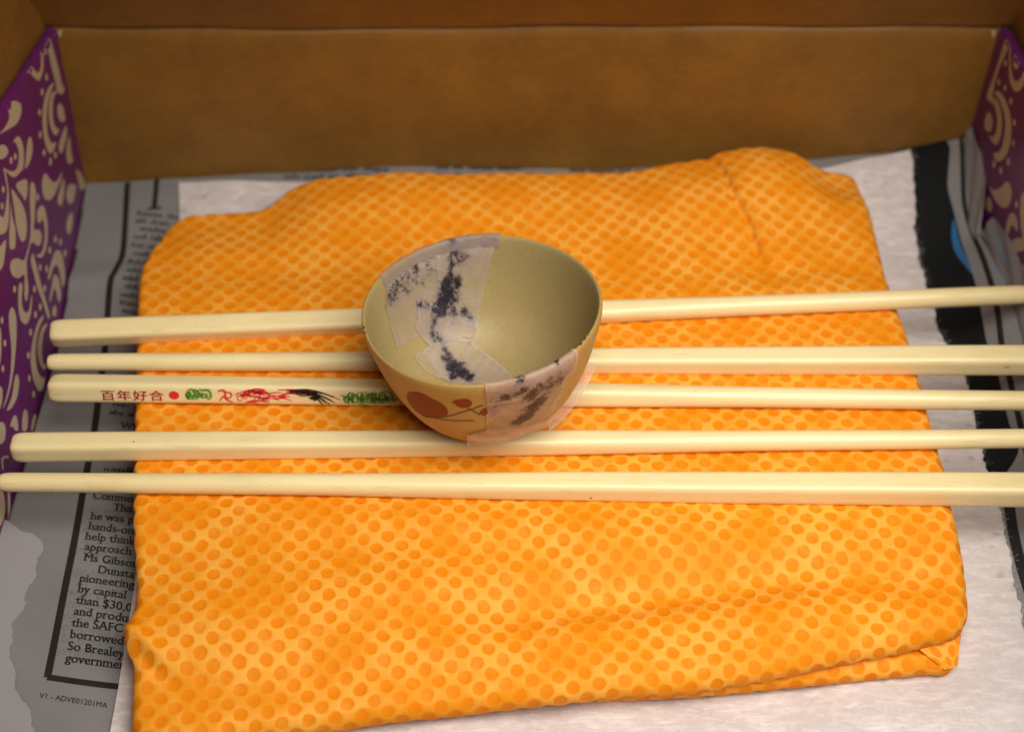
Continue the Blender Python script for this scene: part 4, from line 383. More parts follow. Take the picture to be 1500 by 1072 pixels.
def illegible(a, b, h, seed):
    """a line of print too blurred to read: short upright strokes in words"""
    r = random.Random(seed); a = np.array(a); b = np.array(b); L = np.hypot(*(b - a)); d = (b - a) / L; n = np.array([-d[1], d[0]]); S = Soup(); t = 0.0
    while t < L - 0.1:
        wl = r.uniform(0.25, 0.75); e = min(L, t + wl)
        while t < e:
            w = r.uniform(0.03, 0.06); hh = h * r.choice((0.6, 0.6, 0.65, 1.0)); p = a + d * t
            S.add([p, p + d * w, p + d * w + n * hh, p + n * hh], [(0, 1, 2, 3)])
            if r.random() < 0.6: S.add([p + n * h * 0.25, p + d * (w + 0.05) + n * h * 0.25, p + d * (w + 0.05) + n * h * 0.34, p + n * h * 0.34], [(0, 1, 2, 3)])
            t += w + r.uniform(0.03, 0.06)
        t += 0.12
    return S.arr(), S.f
for i, (a, b) in enumerate(D['LEFTTEXT']): printed('text_line', *illegible(a, b, 0.20, i), M['ink'], 0.018)
for i, (a, b) in enumerate(D['BACKTEXT']): printed('text_line', *illegible(a, b, 0.22, 40 + i), M['ink'], 0.018)
# crumpled edge that stands up beside the black band, and the part leaning on the purple wall
def flap(cols, name):
    c = [np.array(spline(q, 5, False)) for q in cols]; p = np.array([[a + (b - a) * t for t in np.linspace(0, 1, 8)] for a, b in zip(*c)])
    n, k = p.shape[:2]; p[..., 0] += 0.03 * np.sin(np.arange(n)[:, None] * 0.9 + np.arange(k)[None] * 1.1)
    mesh_obj(name, p.reshape(-1, 3), grid_faces(n, k), M['news'], news); return p
flap(([(13.16, 9.6, 1.75), (13.12, 8.4, 1.25), (13.10, 7.4, 0.75), (13.12, 6.4, 0.68)], [(13.34, 9.6, 2.25), (13.46, 8.6, 2.1), (13.50, 7.6, 1.75), (13.22, 6.5, 0.85)]), 'crumpled_edge')
fp = flap(([(13.30, 6.5, 0.80), (13.40, 5.0, 1.0), (13.45, 3.0, 1.1), (13.5, 0.0, 0.9)], [(13.52, 6.6, 1.35), (13.64, 5.2, 1.75), (13.68, 3.0, 1.75), (13.70, 0.0, 1.5)]), 'crumpled_edge')
q = fp[1:8, 2:5] + np.array([-0.012, 0, 0.012]); q[:, 0, 0] += 0.02 * np.sin(np.arange(7)); mesh_obj('blue_smear', q.reshape(-1, 3), grid_faces(7, 3), M['paleblue'], news)
tq = densify(np.array(D['TORN']), 0.09); tq += (rng.random(tq.shape) - 0.5) * 0.05 + 0.04 * np.sin(tq[:, ::-1] * 7)
tv, tf = fill(tq, 0.25, dens=False)
to = mesh_obj('torn_page', drape(tv, 0.03) + np.column_stack([np.zeros((len(tv), 2)), 0.02 * np.sin(tv[:, 1] * 1.3)]), tf, M['sheet'])
to['label'] = 'pale blank page with a torn edge lying over the newspaper, bottom left corner'; to['category'] = 'paper'

# ---------------------------------------------------------------- paper towel
TOW = [(-9.95, 9.45), (-5, 9.05), (0, 8.75), (5, 8.72), (9, 9.2), (11.75, 9.6), (11.72, 8.5), (11.62, 6.9), (11.6, 5), (11.65, 3.0), (12.0, 1.3), (11.9, -1), (11.95, -3.1), (11.8, -5.8), (11.75, -9), (11.7, -13.5), (-8.7, -13.5), (-8.78, -8), (-9.1, 0), (-9.4, 5), (-9.72, 8)]
def towel_z(x, y):
    z = news_z(x, y) + 0.07 + 0.03 * np.sin(0.8 * x + 0.3) * np.sin(0.7 * y) + 0.02 * np.sin(2.3 * x - 1.1 * y)
    z = z + 0.16 * np.exp(-((y + 10.2 - 0.12 * x) / 0.9) ** 2) * sstep(-6, 2, x) + 0.10 * sstep(-6, -10, y) * sstep(6, 10, x)
    # embossed rosettes of small dots
    q = np.zeros_like(x); px, py = x / 1.55, y / 1.55
    cx, cy = (px + 0.5 * (np.floor(py) % 2)) % 1 - 0.5, py % 1 - 0.5
    for a in range(6):
        q += np.exp(-((cx * 1.55 - 0.36 * math.cos(a * 1.047)) ** 2 + (cy * 1.55 - 0.36 * math.sin(a * 1.047)) ** 2) / 0.0075)
    return z - 0.045 * q
towel = thing('paper_towel', 'white fibrous paper towel with embossed dots spread under the orange cloth', 'paper towel', (0, 0, 0.1))
tp = densify(np.array(TOW, float), 0.12); tp[:, 0] += np.where((tp[:, 0] > 11), 0.07 * (rng.random(len(tp)) - 0.5) + 0.03 * np.sin(tp[:, 1] * 5), 0.0)
v, f = fill(tp, 0.11, dens=False)
mesh_obj('tissue', np.column_stack([v, towel_z(v[:, 0], v[:, 1])]), f, M['towel'], towel, (0, 0, 0.1), uv=v)
S = Soup()
def fibre(x, y, L, a, lift):
    z = float(towel_z(np.array([x]), np.array([y]))[0]); p = []
    for k in range(4):
        t = k / 3; p.append((x + L * t * math.cos(a + 1.2 * t * lift), y + L * t * math.sin(a + 1.2 * t * lift), z + 0.012 + lift * 0.16 * math.sin(t * 2.4)))
    w = 0.0022; n = (-math.sin(a) * w, math.cos(a) * w, 0)
    vs = [tuple(q[i] + n[i] for i in range(3)) for q in p] + [tuple(q[i] - n[i] for i in range(3)) for q in p]
    S.add(vs, [(k, k + 1, 5 + k, 4 + k) for k in range(3)])
r = random.Random(3)
for _ in range(1500):
    i = r.randrange(len(tp)); x, y = tp[i]
    if x > 11: fibre(x - 0.04, y, r.uniform(0.08, 0.26), r.uniform(-1.2, 1.2), r.uniform(0.1, 0.9))
for _ in range(0):
    x, y = r.uniform(-8.6, 11.6), r.uniform(-12, -7.6)
    if r.random() < 0.35: x, y = r.uniform(10.0, 11.7), r.uniform(-9, 2)
    fibre(x, y, r.uniform(0.12, 0.45), r.uniform(0, 6.28), r.uniform(0.0, 0.22))
fz = mesh_obj('lint_fibres', S.arr(), S.f, M['towel'], towel, (0, 0, 0.1)); fz['kind'] = 'stuff'

# ---------------------------------------------------------------- folded orange cloth
cloth = thing('folded_cloth', 'folded orange sponge cloth patterned with darker round pits, under the chopsticks', 'cloth', (0, 0, 0.15))
OUT1 = [(-9.95, 3.3), (-10.0, 4.5), (-9.7, 5.8), (-9.2, 6.6), (-8.2, 6.8), (-7.5, 6.85), (-7.0, 7.15), (-6.3, 7.9), (-4.5, 8.25), (-1, 8.3), (3, 8.35), (5, 8.75), (6.2, 9.15), (7.27, 9.3), (8.2, 9.2), (8.7, 8.85), (9.7, 8.75), (10.05, 8.2), (10.12, 6), (10.15, 3.8), (10.3, 1.7), (10.4, -2.8), (10.35, -5.1), (10.28, -6.6), (9.95, -7.5), (9, -7.85), (6.6, -8.4), (3.7, -8.9), (-0.7, -9.25), (-3.6, -9.6), (-5.6, -9.9), (-7.6, -10.25), (-8.05, -9.9), (-8.2, -8.9), (-8.25, -8.35), (-8.5, -7.85), (-8.45, -7.4), (-8.4, -6.7), (-8.75, -4.9), (-9.05, -3.0), (-9.5, 0)]
OUT2 = [(-9.7, 3.3), (-9.7, 5.2), (-9.1, 6.1), (-7.4, 6.6), (-4, 7.9), (3, 8.0), (7, 8.7), (9.4, 8.4), (9.8, 7.8), (9.9, 3), (10.1, -3), (10.15, -6.6), (10.1, -7.3), (9.84, -7.86), (9.4, -8.07), (6.6, -8.42), (3.7, -8.75), (-0.7, -8.95), (-5.6, -9.7), (-7.6, -10.0), (-8.0, -8.6), (-8.3, -6.5), (-8.9, -3), (-9.3, 0)]
def H1(x, y):
    z = 1.60 + 0 * x
    calm = 1 - sstep(3.0, 4.2, y) * 1.0 ; calm2 = 1 - (1 - calm) - sstep(-4.6, -5.6, y); calm2 = np.clip(calm2, 0, 1)
    z = z + 0.36 * np.exp(-(((x - 7.4) / 1.25) ** 2 + ((y - 8.4) / 1.5) ** 2)) + 0.30 * np.exp(-(((x - 6.3) / 2.4) ** 2 + ((y - 7.0) / 1.8) ** 2))
    z = z - 0.18 * sstep(4.5, 6.3, y) * (1 - sstep(-7.2, -5.6, x)) + 0.26 * np.exp(-((y - 6.9) / 1.5) ** 2) * sstep(-7.0, -5.0, x) * (1 - sstep(4, 7, x))
    z = z - 0.28 * sstep(6.6, 8.0, y) * sstep(8.3, 9.3, x)
    # overlapping fold line at the back
    lx = 6.05 + 0.25 * (7.6 - y) - 0.03 * np.sin(3 * y); g = x - lx; win = sstep(3.9, 4.9, y) * (1 - sstep(8.4, 9.3, y))
    z = z + win * (0.13 * sstep(-0.03, 0.12, g) * np.exp(-np.clip(g, 0, 9) / 1.4) - 0.10 * np.exp(-(g / 0.15) ** 2))
    # front: a shallow valley and a soft roll before the front edge
    yv = np.interp(x, [-8, -4, 0, 4, 7, 10], [-7.6, -7.4, -7.1, -6.45, -6.15, -6.2]); dv = np.interp(x, [-8, -5, -1, 3, 6, 10], [0.0, 0.06, 0.26, 0.42, 0.34, 0.16])
    z = z - dv * np.exp(-((y - yv) / 0.62) ** 2)
    fr = sstep(0.0, -2.2, y - yv - 0.6); z = z - np.interp(x, [-8, 0, 10], [0.62, 0.42, 0.10]) * fr * sstep(-6.0, -9.5, y)
    z = z + 0.10 * np.exp(-((y + 4.9 + 0.1 * x) / 0.6) ** 2) * sstep(-7, -3, x)
    # pinched crease at the front left
    cxv = (x + 8.4) * 0.62 + (y + 7.9) * 0.78; along = (x + 8.4) * 0.78 - (y + 7.9) * 0.62
    z = z + np.exp(-(np.clip(along, -1, 9) / 1.1) ** 2) * (0.16 * np.exp(-((cxv - 0.22) / 0.2) ** 2) - 0.2 * np.exp(-((cxv + 0.12) / 0.16) ** 2))
    wr = 0.055 * np.sin(1.1 * x + 0.5 * y + 1) * np.sin(0.8 * y - 0.35 * x) + 0.03 * np.sin(0.55 * x - 1.4 * y) + 0.02 * np.sin(2.4 * x + 1.9 * y)
    press = np.zeros_like(x * 1.0)
    for ya, yb in ((1.27, 2.80), (0.30, 0.30), (-0.66, -1.08), (-2.65, -2.30), (-3.70, -4.02)):
        press = np.maximum(press, np.exp(-((y - (ya + (yb - ya) * (x + 11.8) / 25.3)) / 0.36) ** 2))
    return z + wr * (1 - 0.75 * calm2) + 0.075 * calm2 * (1 - press) + 0.01 * calm2
def H2(x, y): return 0.82 + 0.05 * np.sin(0.9 * x + 0.4) * np.sin(0.8 * y) - 0.12 * sstep(-7.2, -8.4, y) * sstep(8, 10, x)
def pits(u, v):
    c, s = math.cos(DOT_ROT), math.sin(DOT_ROT); a = (c * u - s * v) / DOT_PITCH; b = (s * u + c * v) / DOT_PITCH
    d = np.hypot(a - np.floor(a) - 0.5, b - np.floor(b) - 0.5)
    return 1 - sstep(0.27, 0.46, d)
def fold_layer(name, outline, H, rad0, wrap, step, depth, rest=(0, 0), cut=1.0):
    radf = lambda x: rad0 * (cut + (1 - cut) * sstep(-9.2, -6.5, x))
    o = spline(outline, 14); area2 = np.sum(o[:, 0] * np.roll(o[:, 1], -1) - np.roll(o[:, 0], -1) * o[:, 1])
    if area2 < 0: o = o[::-1]
    seg = np.roll(o, -1, 0) - np.roll(o, 1, 0); nrm = np.stack([seg[:, 1], -seg[:, 0]], 1); nrm /= np.linalg.norm(nrm, axis=1)[:, None]
    q = o - nrm * radf(o[:, 0])[:, None]
    q = np.array([np.mean([q[(i + k) % len(q)] for k in range(-3, 4)], 0) for i in range(len(q))])
    lo, hi = q.min(0) - wrap * rad0 - 0.2, q.max(0) + wrap * rad0 + 0.2
    gx, gy = np.meshgrid(np.arange(lo[0], hi[0], step), np.arange(lo[1], hi[1], step), indexing='ij'); shp = gx.shape
    P = np.stack([gx.ravel(), gy.ravel()], 1); ins = inside(q, P[:, 0], P[:, 1])
    A = q; B = np.roll(q, -1, 0); best = np.full(len(P), 1e9); cp = np.zeros_like(P)
    for a, b in zip(A, B):
        ab = b - a; t = np.clip(((P - a) @ ab) / (ab @ ab + 1e-12), 0, 1); c = a + t[:, None] * ab; d = np.hypot(*(P - c).T); m = d < best
        best[m] = d[m]; cp[m] = c[m]
    out = ~ins; dist = np.where(out, best, 0.0); rad = radf(cp[:, 0]); ang = dist / rad
    dirn = (P - cp) / (best[:, None] + 1e-9)
    XY = np.where(out[:, None], cp + dirn * (rad * np.sin(np.minimum(ang, math.pi)))[:, None], P)
    hz = H(np.where(out, cp[:, 0], P[:, 0]), np.where(out, cp[:, 1], P[:, 1]))
    hxy = H(XY[:, 0], XY[:, 1]); top = np.where(out, np.minimum(hz, hz * 0.5 + hxy * 0.5), hz)
    Z = top - rad * (1 - np.cos(ang)) * np.where(out, 1, 0)
    V = np.column_stack([XY, Z]).reshape(*shp, 3)
    du = np.gradient(V, axis=0); dv = np.gradient(V, axis=1); nr = np.cross(du, dv); nr /= np.linalg.norm(nr, axis=2)[..., None] + 1e-9
    uv = P.reshape(*shp, 2) + np.array(rest)
    V = V - nr * (depth * pits(uv[..., 0], uv[..., 1]))[..., None]
    keep = (ang <= wrap).reshape(shp); F = grid_faces(*shp); F = F[keep.ravel()[F].all(1)]
    used = np.unique(F); re = np.full(len(P), -1); re[used] = np.arange(len(used))
    return mesh_obj(name, V.reshape(-1, 3)[used], re[F], M['cloth'], cloth, (0, 0, 0.15), uv=uv.reshape(-1, 2)[used])
fold_layer('upper_fold', OUT1, H1, 0.42, 2.7, 0.055, 0.026, cut=0.42)
fold_layer('lower_fold', OUT2, H2, 0.31, 2.9, 0.07, 0.03, (0.13, 0.2))
A_, B_, C_, D_ = (np.array(q) for q in ((8.95, -7.74, 0.95), (10.0, -7.42, 0.92), (9.96, -7.84, 0.68), (9.80, -8.20, 0.46)))
cv = []; cu_ = []
for s_ in np.linspace(0, 1, 24):
    for t_ in np.linspace(0, 1, 16):
        p = (A_ * (1 - s_) + B_ * s_) * (1 - t_) + ((A_ * 0.25 + D_ * 0.75) * (1 - s_) + (C_ * 0.6 + D_ * 0.4) * s_) * t_; bu = math.sin(math.pi * s_) * 0.06 * math.sin(math.pi * (0.25 + 0.6 * t_))
        cv.append(p + np.array([0.3, -0.8, 0.2]) * bu); cu_.append((8.9 + 1.3 * s_, -8.9 + 0.7 * t_))
mesh_obj('tucked_corner', cv, grid_faces(24, 16), M['cloth'], cloth, (0, 0, 0.15), uv=cu_)

# ---------------------------------------------------------------- chopsticks
def chopstick(label, a, b, thick_left, roll=0.0, th=0.56, tn=0.45):
    a = np.array(a, float); b = np.array(b, float); L = np.linalg.norm(b - a)
    root = thing('chopstick', label, 'chopstick', a, 'ivory chopsticks laid across the cloth')
    d = (b - a) / L; root.rotation_euler = Matrix((Vector(d), Vector(np.cross([0, 0, 1], d) / np.linalg.norm(np.cross([0, 0, 1], d))), Vector((0, 0, 1)))).transposed().to_euler()
    ss = [0, 0.012, 0.04, 0.09, 0.16, 0.28] + list(np.linspace(0.5, L - 0.5, 40)) + [L - 0.28, L - 0.16, L - 0.09, L - 0.04, L - 0.012, L]
    V = []; n = 40
    for s in ss:
        t = s / L if thick_left else 1 - s / L          # 0 at the thick end
        w = th + (tn - th) * t ** 1.1; k = float(sstep(0.28, 0.72, t)); e = min(s, L - s)
        endr = 1 if e >= 0.28 else 1 - 0.30 * (1 - math.sqrt(max(0, 1 - ((0.28 - e) / 0.28) ** 2)))
        ex = 5.2 + (2.0 - 5.2) * k                         # superellipse: square end to round end
        for i in range(n):
            q = 2 * math.pi * i / n; c, sn = math.cos(q), math.sin(q)
            rr = (abs(c) ** ex + abs(sn) ** ex) ** (-1 / ex) * w / 2 * endr
            y, z = rr * c, rr * sn; y, z = y * math.cos(roll) - z * math.sin(roll), y * math.sin(roll) + z * math.cos(roll)
            V.append((s, y, z + 0.004 * math.sin(s * 0.9 + th * 40)))
    F = [tuple(f) for f in grid_faces(len(ss), n, True)]; F = [f[::-1] for f in F]; F.append(tuple(range(n))); F.append(tuple(reversed(range((len(ss) - 1) * n, len(ss) * n))))
    o = mesh_obj('shaft', V, F, M['ivory'], root); bm = bmesh.new(); bm.from_mesh(o.data); bmesh.ops.recalc_face_normals(bm, faces=bm.faces); bm.to_mesh(o.data); bm.free()
    o.data.set_sharp_from_angle(angle=math.radians(60)); root['_L'] = L; del root['_L']
    return root, L
CS = 'ivory chopstick '
s1, _ = chopstick(CS + 'farthest back, its thick square end at left, passing behind the bowl', (-11.80, 1.27, 1.89), (13.60, 2.80, 1.86), True, 0.30, 0.60, 0.50)
s2, _ = chopstick(CS + 'second from the back wall, thin round end at left under the bowl', (-11.70, 0.30, 1.83), (13.45, 0.30, 1.91), False, 0.05, 0.63, 0.43)
s3, L3 = chopstick(CS + 'with red characters and coloured bird decoration, running under the bowl', (-11.45, -0.66, 1.90), (13.50, -1.08, 1.85), True, -0.26, 0.58, 0.48)
s4, _ = chopstick(CS + 'second from the front, thick square end at left, beneath the bowl front', (-11.95, -2.65, 1.90), (13.30, -2.30, 1.84), True, 0.0, 0.58, 0.46)
s5, _ = chopstick(CS + 'nearest the viewer, thin end at left and thick end at right', (-12.05, -3.70, 1.84), (13.10, -4.02, 1.93), False, 0.0, 0.67, 0.45)
# printed decoration on the front face of the third chopstick: x along the stick, y up its face
def on_face(v, lift=0.004):
    out = []
    for x, h in v:
        t = x / L3; w = 0.58 + (0.48 - 0.58) * t ** 1.1; ro = -0.26; y, z = -(w / 2 + lift), h
        out.append((x, y * math.cos(ro) - z * math.sin(ro), y * math.sin(ro) + z * math.cos(ro) + 0.004 * math.sin(x * 0.9 + 0.58 * 40)))
    return np.array(out)
def decal(name, S, m): return mesh_obj(name, on_face(S.arr() * np.array([1, 1.22 if 'char' not in name and 'dot' not in name else 1.0])), S.f, m, s3, smooth=False)
r = random.Random(5)
def stroke(S, pts, w):
    p = spline(pts, 5, False); v, f = ribbon(p, 1.45 * w * np.interp(np.linspace(0, 1, len(p)), [0, 0.3, 1], [0.5, 1.0, 0.35])); S.add(v, f)
for i, ch in enumerate('百年好合'):
    v, f = text_mesh(ch, 0.38, False); S = Soup()
    for dx, dy, k in ((0, 0, 0), (0.014, 0, 1), (0, 0.012, 2), (0.014, 0.012, 3)): S.add(np.column_stack([v[:, 0] * 0.98 + 1.30 + dx + i * 0.40, v[:, 1] * 0.80 - 0.14 + dy]), f)
    decal('red_character', S, M['red'])
S = Soup(); S.add([(3.13 + 0.13 * math.cos(a), 0.0 + 0.12 * math.sin(a)) for a in np.arange(0, 6.28, 0.35)], [tuple(range(18))]); decal('red_dot', S, M['red'])
def hatch(S, x0, x1, y0, y1, n, w, lean=0.05):
    for k in range(n):
        x = x0 + (x1 - x0) * (k + r.random()) / n; a = y0 + r.uniform(0, 0.3) * (y1 - y0); b = y1 - r.uniform(0, 0.35) * (y1 - y0)
        stroke(S, [(x, a), (x + r.uniform(-lean, lean), (a + b) / 2), (x + r.uniform(-lean, lean), b)], w)
    for k in range(n // 3):
        x = r.uniform(x0, x1 - 0.15); y = r.uniform(y0, y1); stroke(S, [(x, y), (x + 0.1, y + r.uniform(-0.04, 0.04)), (x + 0.22, y + r.uniform(-0.05, 0.05))], w * 0.8)
S = Soup(); hatch(S, 3.40, 3.78, -0.10, 0.16, 16, 0.030, 0.10); stroke(S, [(3.80, 0.13), (4.0, 0.12), (4.05, -0.02), (3.95, -0.1)], 0.05); stroke(S, [(3.75, 0.02), (3.9, 0.03), (3.98, -0.06)], 0.04); hatch(S, 3.78, 4.02, -0.1, 0.1, 6, 0.03); decal('green_leaf_mark', S, M['green'])
S = Soup()
stroke(S, [(4.22, 0.10), (4.36, 0.13), (4.40, 0.02), (4.30, -0.05), (4.25, -0.13)], 0.045); stroke(S, [(4.35, 0.0), (4.45, -0.1), (4.58, -0.15)], 0.04); stroke(S, [(4.4, 0.1), (4.55, 0.05), (4.5, -0.05), (4.4, -0.02)], 0.035)
for k in range(26):
    x = 4.62 + 1.35 * r.random(); y = r.uniform(-0.16, 0.16) * (1.0 if x < 5.4 else 0.6); l = r.uniform(0.15, 0.5); stroke(S, [(x, y), (x + l * 0.5, y + r.uniform(-0.02, 0.07)), (x + l, y - r.uniform(-0.02, 0.06))], r.uniform(0.02, 0.045))
for k in range(5):
    x = 4.75 + k * 0.14; stroke(S, [(x + 0.06 * math.cos(a), 0.0 + 0.05 * (k % 3 - 1) + 0.06 * math.sin(a)) for a in np.arange(0, 6.5, 0.9)], 0.025)
stroke(S, [(5.7, 0.16), (6.2, 0.17), (6.6, 0.13)], 0.025); decal('red_bird_mark', S, M['red'])
S = Soup()
for k in range(11):
    y = 0.14 - 0.022 * k + r.uniform(-0.01, 0.01); x = 5.95 + 0.06 * k + r.uniform(-0.1, 0.1); e = 7.25 - r.uniform(0, 0.55); stroke(S, [(x, y), ((x + e) / 2, y + 0.03), (e, y - 0.10 - 0.05 * r.random())], 0.030)
decal('black_tail_mark', S, M['black'])
S = Soup(); hatch(S, 7.30, 8.6, -0.15, 0.16, 58, 0.030, 0.09); decal('green_grass_mark', S, M['green'])
def speck(root, x, y, z, l, w):
    mesh_obj('dark_speck', [(x - l / 2, y, z), (x, y - w, z - 0.002), (x + l / 2, y + w * 0.4, z), (x, y + w, z + 0.002)], [(0, 1, 2, 3)], M['speck'], root)
speck(s4, 2.95, -0.12, 0.291, 0.06, 0.02); speck(s2, 24.1, -0.325, 0.08, 0.22, 0.012); speck(s5, 13.9, -0.31, -0.05, 0.06, 0.02)

# ---------------------------------------------------------------- the small bowl
Rm, org = bowl_matrix()
bowl = thing('bowl', 'small tan ceramic bowl with brown leaves and stained tape mending, resting on the chopsticks', 'bowl', org)
bowl.rotation_euler = Matrix(Rm.tolist()).to_euler()
rin = np.linspace(0.02, 2.66, 46); PR = [(a, float(inner_z(a)), 0) for a in rin]
PR += [(2.688, 3.065, 0), (2.705, 3.10, 0), (2.735, 3.122, 1), (2.768, 3.118, 1), (2.792, 3.09, 1), (2.80, 3.045, 1)]
PR += [(float(outer_r(z)) + 0.012 * math.exp(-((z - 2.9) / 0.15) ** 2), z, 1) for z in np.linspace(3.0, 0.10, 40)] + [(1.21, 0.03, 1), (1.12, 0.0, 1), (0.95, 0.02, 1), (0.85, 0.14, 1), (0.4, 0.2, 1), (0.02, 0.2, 1)]
prf = np.array([p[:2] for p in PR])
for _ in range(3): prf[1:-1] = prf[1:-1] * 0.5 + (prf[:-2] + prf[2:]) * 0.25
NS = 128; ph = np.linspace(0, 2 * math.pi, NS, endpoint=False)
wobf = lambda a: 1 + 0.004 * np.sin(3 * a + 1) + 0.003 * np.sin(5 * a)
wob = 1 + 0.004 * np.sin(3 * ph + 1) + 0.003 * np.sin(5 * ph)
V = np.stack([np.outer(prf[:, 0], np.cos(ph) * wob), np.outer(prf[:, 0], np.sin(ph) * wob), np.repeat(prf[:, 1:2], NS, 1)], -1).reshape(-1, 3)
F = grid_faces(len(prf), NS, True); fm = np.repeat([PR[i][2] for i in range(len(PR) - 1)], NS)
body = mesh_obj('bowl_body', V, F, None, bowl, mats=[M['inner'], M['outer']], fmat=fm)
iz = lambda rr: np.interp(rr, prf[:46, 0], prf[:46, 1])
outp = prf[51:93][::-1]; orr = lambda z: np.interp(z, outp[:, 1], outp[:, 0])
ST = np.array(D['STAIN']); ST2 = np.array(D['STAIN2']); ST2[:, 4] = np.minimum(1.0, ST2[:, 4] + 0.06)
def stain_of(P, S): 
    d2 = ((P[:, None, :] - S[None, :, :3]) ** 2).sum(2); return (S[None, :, 4] * np.exp(-d2 / (S[None, :, 3] * 1.3) ** 2)).max(1)
def edge_dist(v, poly):
    q = densify(np.asarray(poly, float), 0.03); return np.sqrt(((v[:, None] - q[None]) ** 2).sum(2)).min(1)
def tape_in(poly, off, m=M['tape']):
    poly = densify(np.array(poly), 0.07); poly = poly + (rng.random(poly.shape) - 0.5) * 0.028; v, f = fill(poly, 0.045, dens=False); rr = np.hypot(v[:, 0], v[:, 1]); z = iz(rr); ga = np.gradient(iz(np.linspace(0, 2.7, 200)), 2.7 / 199); g = np.interp(rr, np.linspace(0, 2.7, 200), ga)
    n = np.column_stack([-v[:, 0] / (rr + 1e-6) * g, -v[:, 1] / (rr + 1e-6) * g, np.ones(len(v))]); n /= np.linalg.norm(n, axis=1)[:, None]
    lift = off + 0.012 * np.abs(np.sin(v[:, 0] * 9 + v[:, 1] * 4)) + 0.008 * np.sin(v[:, 0] * 21 - v[:, 1] * 13)
    P = np.column_stack([v, z]) + n * lift[:, None]; ed = edge_dist(v, poly)
    return mesh_obj('tape_strip', P, f, m, bowl, attrs={'stain': stain_of(P, ST), 'crease': np.exp(-(ed / 0.03) ** 2) * 0.6})
for i, p in enumerate(D['T_IN']): tape_in(p, 0.022 + 0.012 * i)
def tape_out(poly, off, m, flare=None):
    poly = densify(np.array(poly), 0.05); poly = poly + (rng.random(poly.shape) - 0.5) * 0.022; v, f = fill(poly * np.array([2.5, 1]), 0.05, dens=False); a = v[:, 0] / 2.5; z = v[:, 1]
    rr = orr(z) + off + 0.012 * np.abs(np.sin(v[:, 0] * 6 + z * 5)) + (flare(a, z) if flare else 0); rr = rr * wobf(a)
    P = np.column_stack([rr * np.cos(a), rr * np.sin(a), z]); ed = edge_dist(v, poly * np.array([2.5, 1]))
    return mesh_obj('tape_strip', P, f, m, bowl, attrs={'stain': stain_of(P, ST2), 'crease': np.exp(-(ed / 0.035) ** 2) * 0.5})
tape_out(D['T_OUT'][0], 0.03, M['tape2'])
tape_out(D['T_OUT'][1][:4] + [[-0.80, 0.75]] + D['T_OUT'][1][4:], 0.055, M['tape2'], lambda a, z: 0.13 * sstep(0.0, 0.6, 1.2 - z))
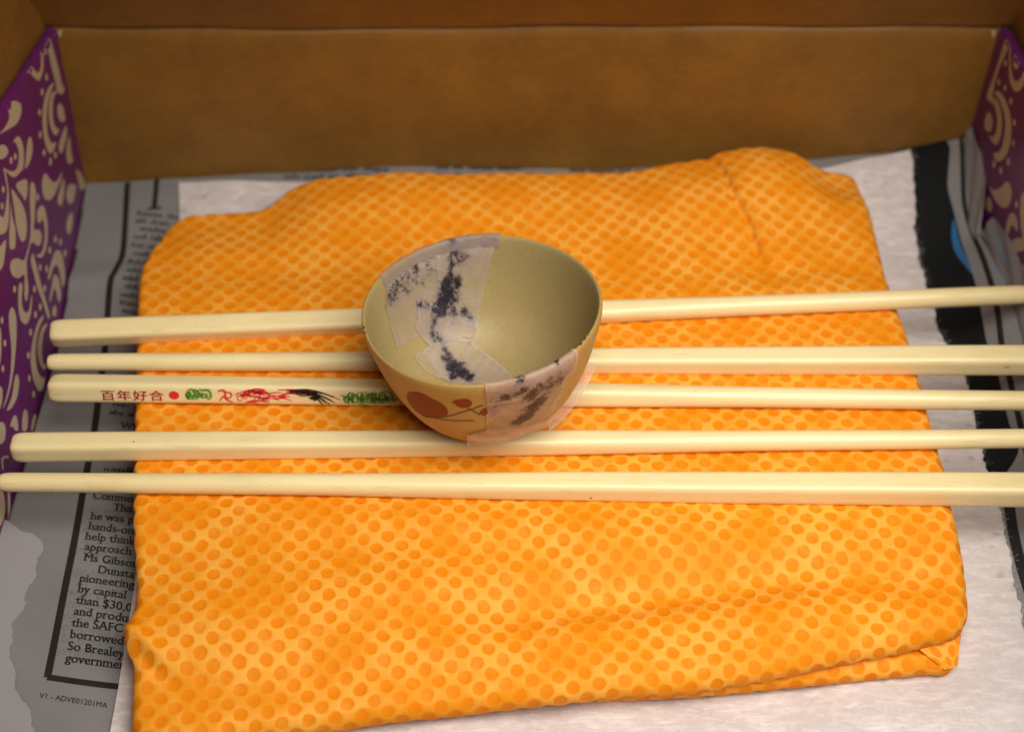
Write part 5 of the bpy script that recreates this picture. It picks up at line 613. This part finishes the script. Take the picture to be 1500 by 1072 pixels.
# loose wing of tape standing off the bowl's right side
wing = []
for t in np.linspace(0, 1, 14):
    a = -0.80 + 0.62 * t; z0 = 0.45 + 0.95 * t
    for s_ in np.linspace(0, 1, 8):
        rr = orr(z0 + 0.25) + 0.02 + 0.17 * s_ * (0.35 + 0.8 * t); wing.append((rr * math.cos(a), rr * math.sin(a), z0 + 0.30 - 0.30 * s_ * (1 - 0.5 * t) + 0.03 * math.sin(5 * t + 4 * s_)))
mesh_obj('tape_strip', wing, grid_faces(14, 8), M['tape2'], bowl, attrs={'stain': np.zeros(len(wing)), 'crease': np.tile(np.exp(-((np.linspace(0, 1, 8) - 1) / 0.15) ** 2), 14)})
def tape_rim(p0, p1, i0, i1, off, m, S, flare=0.0, jag=0.0):
    n = 60; aa = np.linspace(p0, p1, n); seg = spline(prf[i0:i1:1], 2, False); t = np.gradient(seg, axis=0); t /= np.linalg.norm(t, axis=1)[:, None]; nn = np.stack([-t[:, 1], t[:, 0]], 1)
    if (nn[len(nn) // 2] @ np.array([0, 1.0])) < 0: nn = -nn
    k = len(seg); P = np.zeros((n, k, 3)); u = np.linspace(0, 1, k)
    for j, a in enumerate(aa):
        fl = flare * np.clip((u - 0.45) / 0.55, 0, 1) ** 1.2 * math.sin(math.pi * min(1, max(0, (j + 2) / n)) ** 0.8) if flare else 0
        q = seg + nn * (off + 0.01 * abs(math.sin(j * 0.5)) + jag * math.sin(j * 0.31) ** 2)[..., None] if False else seg + nn * (off + 0.01 * abs(math.sin(j * 0.5)) + jag * math.sin(j * 0.31) ** 2)
        rr = q[:, 0] + fl; zz = q[:, 1] + (fl * 0.9 if flare else 0); P[j, :, 0] = rr * math.cos(a); P[j, :, 1] = rr * math.sin(a); P[j, :, 2] = zz
    P = P.reshape(-1, 3); cr = np.zeros((n, k)); cr[:, :3] = 0.4; cr[:, -3:] = 0.6; cr[:2] = 0.5; cr[-2:] = 0.5
    return mesh_obj('tape_strip', P, grid_faces(n, k), m, bowl, attrs={'stain': stain_of(P, S) if S is not None else np.zeros(len(P)), 'crease': cr.ravel()})
tape_rim(-1.52, -0.69, 40, 60, 0.045, M['tape2'], np.concatenate([ST2, [[0.9, -2.6, 3.1, 0.16, 0.7], [1.7, -2.1, 3.1, 0.1, 1.0]]]))
tape_rim(2.66, 1.42, 45, 56, 0.03, M['edge'], np.array([[-0.75, 2.6, 3.1, 0.12, 0.7]]), flare=0.13, jag=0.02)
for p in D['LEAF']:
    v, f = fill(spline(np.array(p) * np.array([2.5, 1]), 4), 0.08); a = v[:, 0] / 2.5; rr = orr(v[:, 1]) + 0.008; rr = rr * wobf(a)
    mesh_obj('painted_leaf', np.column_stack([rr * np.cos(a), rr * np.sin(a), v[:, 1]]), f, M['leaf'], bowl)
for p in D['STEM']:
    v, f = ribbon(spline(np.array(p) * np.array([2.5, 1]), 8, False), 0.03); a = v[:, 0] / 2.5; rr = orr(v[:, 1]) + 0.011; rr = rr * wobf(a)
    mesh_obj('painted_stem', np.column_stack([rr * np.cos(a), rr * np.sin(a), v[:, 1]]), f, M['stem'], bowl)

for a, l in ((-2.93, 0.07), (-2.86, 0.05), (-0.60, 0.09), (-0.53, 0.05)):   # dark chips along the rim
    q = [(2.752 + 0.028 * math.sin(t), a + l / 2.8 * 0.5 * math.cos(t)) for t in np.arange(0, 6.28, 0.8)]
    mesh_obj('rim_chip', [(k * float(wobf(p)) * math.cos(p), k * float(wobf(p)) * math.sin(p), 3.122 - 4.0 * (k - 2.75) ** 2) for k, p in q], [tuple(range(len(q)))], M['speck'], bowl)
